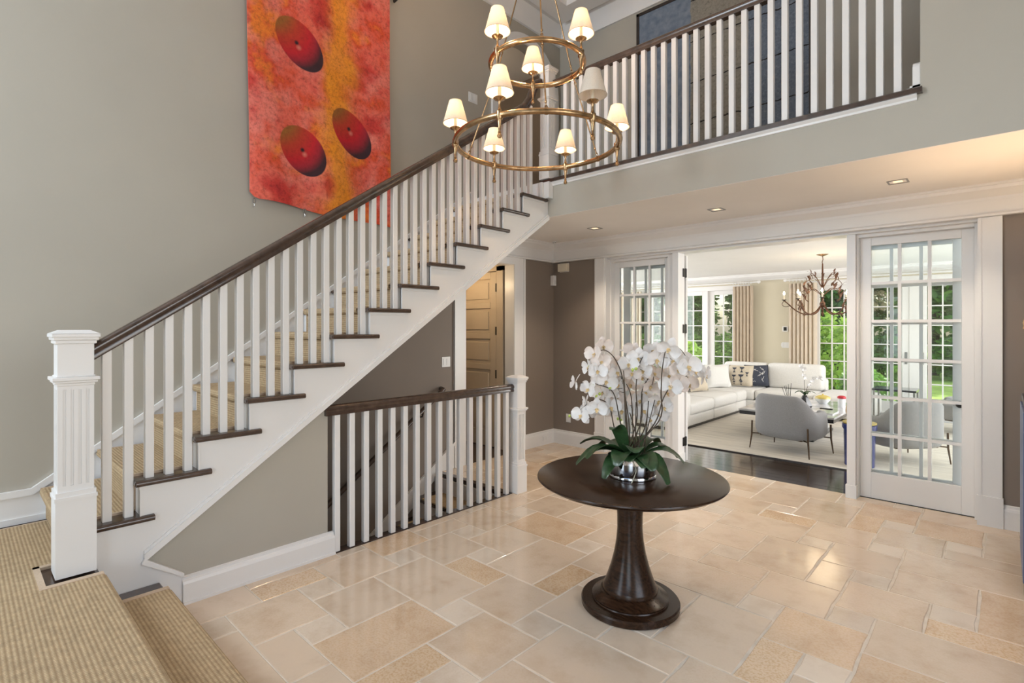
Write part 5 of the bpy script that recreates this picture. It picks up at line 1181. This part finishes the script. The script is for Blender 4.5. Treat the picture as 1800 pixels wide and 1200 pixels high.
for k in range(8):
    a = R(45*k+12); c, s_ = math.cos(a), math.sin(a); pp = lambda r_, z: Vector((LX+r_*c, LY+r_*s_, z)); rr_ = .54 if k % 2 == 0 else .46
    arm = spline([pp(.02, 1.95), pp(.10, 1.84), pp(.22, 1.80), pp(.36, 1.86), pp(rr_-.05, 1.985), pp(rr_, 2.03)], 5)
    o = obj('arm', MB().tube(arm, .009, 7).tube(spline([pp(rr_, 2.03), pp(rr_+.03, 1.97), pp(rr_-.02, 1.93), pp(rr_-.10, 1.95)], 5), .005, 6), 'rust', t, 60)
    for q_, d_, L_ in ((pp(.30, 1.83), (c, s_, -.8), .09), (pp(.42, 1.93), (c*.4, s_*.4, -1), .08)): mb = MB(); leafc(mb, q_, d_, L_); obj('leaf', mb, 'rust', o, 60)
    obj('candle_cup', MB().lathe([(0, 0), (.012, 0), (.038, .012), (.034, .016), (.014, .012), (0, .014)], (pp(rr_, 2.03)), 10), 'black_metal', o, 40)
    obj('candle', MB().tube([pp(rr_, 2.04), pp(rr_, 2.12)], .0115, 8), 'candle', o); obj('flame_bulb', MB().lathe([(0, 0), (.012, .008), (.016, .026), (.009, .05), (0, .068)], pp(rr_, 2.12), 10), 'flame_bulb', o, 60)
    cur = spline([pp(.01, 2.22), pp(.10, 2.36), pp(.20, 2.44 if k % 2 else 2.34), pp(.26, 2.36 if k % 2 else 2.26), pp(.20, 2.29 if k % 2 else 2.20)], 6)
    o = obj('branch', MB().tube(cur, .0045, 6), 'rust', t, 60)
    for j in (8, 13, 18, 23):
        mb = MB(); leafc(mb, cur[j], (c*rl2.uniform(-.3, 1), s_*rl2.uniform(-.3, 1), rl2.uniform(.2, 1)*(1 if j != 23 else -1)), rl2.uniform(.07, .10)); obj('leaf', mb, 'rust', o, 60)
    cur = spline([pp(.012, 2.10), pp(.15, 2.20), pp(.28, 2.17), pp(.34, 2.06), pp(.28, 2.01)], 6)
    o = obj('branch', MB().tube(cur, .0045, 6), 'rust', t, 60)
    for j in (9, 14, 19): mb = MB(); leafc(mb, cur[j], (c*.5, s_*.5, rl2.uniform(.4, 1)), rl2.uniform(.09, .13)); obj('leaf', mb, 'rust', o, 60)
light('leaf_chandelier_glow', 'POINT', (LX, LY, 2.20), 9, (1, .78, .50), radius=.25)

# ------------------------------------------------------------------ garden
struct('ground_lawn', MB().box(-45, 25, YL+.2, 60, -.45, -.30), 'lawn', 'sunlit green lawn outside the garden doors', 'lawn')
struct('ground_terrace', MB().box(-9, 4, YL+.2, YL+2.4, -.30, -.12), 'stone', 'pale stone terrace outside the garden doors', 'terrace')
def foliage(mb, c, rx, ry, rz, n, size, rg, low=-1):
    for _ in range(n):
        while True:
            p = Vector((rg.uniform(-1, 1), rg.uniform(-1, 1), rg.uniform(low, 1)))
            if .35 < p.length < 1: break
        q = Vector((c[0]+p.x*rx, c[1]+p.y*ry, c[2]+p.z*rz)); s_ = size*rg.uniform(.6, 1.3)
        u = Vector((rg.gauss(0, 1), rg.gauss(0, 1), rg.gauss(0, .6))).normalized(); w = u.cross(Vector((rg.gauss(0, 1), rg.gauss(0, 1), rg.gauss(0, 1)))).normalized()
        mb.add([q-u*s_, q+w*s_*.45, q+u*s_, q-w*s_*.45], [(0, 1, 2, 3)])
rg = random.Random(21)
def tree(label, x, y, h, r_, mt, n, size, trunk='bark', tr=.16, crown=.1, grp='trees at the end of the lawn'):
    t = thing('garden_tree', label, 'tree', (x, y, -.30), grp)
    obj('trunk', MB().tube([(x, y, -.32), (x+.05, y, h*.35), (x-.05, y, h*.7)], [tr*1.25, tr, tr*.6], 10), trunk, t, 60)
    mb = MB(); z0 = -.3+h*crown
    for k in range(5):
        cz = z0+(h-z0)*(.2+.7*k/4); kk = 1-.25*abs(k-1.5)/2.5
        foliage(mb, (x+rg.uniform(-.1, .1)*r_, y+rg.uniform(-.1, .1)*r_, cz), r_*kk, r_*kk, (h-z0)*.26, n//5, size, rg)
    o = obj('foliage', mb, mt, t); o['kind'] = 'stuff'
ORD = ['leftmost', 'second from the left', 'third from the left', 'fourth from the left', 'fifth from the left', 'rightmost']
for i in range(6):
    tree('leafy tree in the nearer row beyond the lawn, '+ORD[i], -15.2+3.3*i, 26.5, 8+rg.uniform(-1, 1), 1.55, ('leaf_dark', 'leaf_mid', 'leaf_dark')[i % 3], 4200, .20, grp='nearer trees beyond the lawn')
    tree('dark tree in the farther row beyond the lawn, '+ORD[i], -17.0+3.35*i, 30.2, 9+rg.uniform(-1, 1), 1.62, 'leaf_dark', 3600, .22, grp='farther trees beyond the lawn')
tree('pale-trunked birch standing on the lawn', -10.6, 23.2, 7.5, 1.7, 'leaf_mid', 500, .15, 'bark_pale', .22, .62)
def shrub(label, x, y, rx, rz, mt, n, size, z0=-.3, grp='shrubs along the lawn'):
    t = thing('garden_shrub', label, 'shrub', (x, y, z0), grp)
    obj('stems', MB().tube([(x, y, z0-.02), (x+.04, y, z0+rz*.9)], .03, 6).tube([(x, y, z0), (x-.12*rx, y+.05, z0+rz*1.1)], .02, 6).tube([(x, y, z0), (x+.2*rx, y, z0+rz)], .02, 6), 'bark', t)
    mb = MB(); foliage(mb, (x, y, z0+rz), rx, rx*.8, rz, n, size, rg); o = obj('foliage', mb, mt, t); o['kind'] = 'stuff'
sl = ['bright clipped shrub at the far left of the lawn', 'bright shrub left of the birch foot', 'bright shrub at the foot of the birch', 'bright shrub right of the birch foot', 'low green shrub in the middle of the lawn edge', 'low dark shrub behind the left-hand garden door', 'rounded shrub behind the meeting garden doors', 'rounded green shrub at the right of the lawn']
for i, x in enumerate((-15.4, -13.35, -11.3, -9.25, -7.2, -5.15, -3.1, -1.05)):
    shrub(sl[i], x, 24.3+rg.uniform(-.2, .2), 1.02, .80, 'leaf_bright' if i < 4 else 'leaf_mid', 1500, .13)
shrub('tall leafy shrub close to the window under the chandelier', -3.15, 15.3, .75, 1.15, 'leaf_bright', 1500, .10, grp='shrubs by the terrace')
shrub('reddish flowering shrub low by the terrace window', -2.3, 14.0, .50, .50, 'leaf_mid', 900, .08, grp='shrubs by the terrace')
shrub('low bushy shrub by the meeting garden doors', -1.75, 15.7, .45, .5, 'leaf_mid', 500, .08, grp='shrubs by the terrace')
shrub('fresh green fern clump by the left garden door', -7.1, 15.0, .9, .75, 'leaf_bright', 900, .16, grp='shrubs by the terrace')
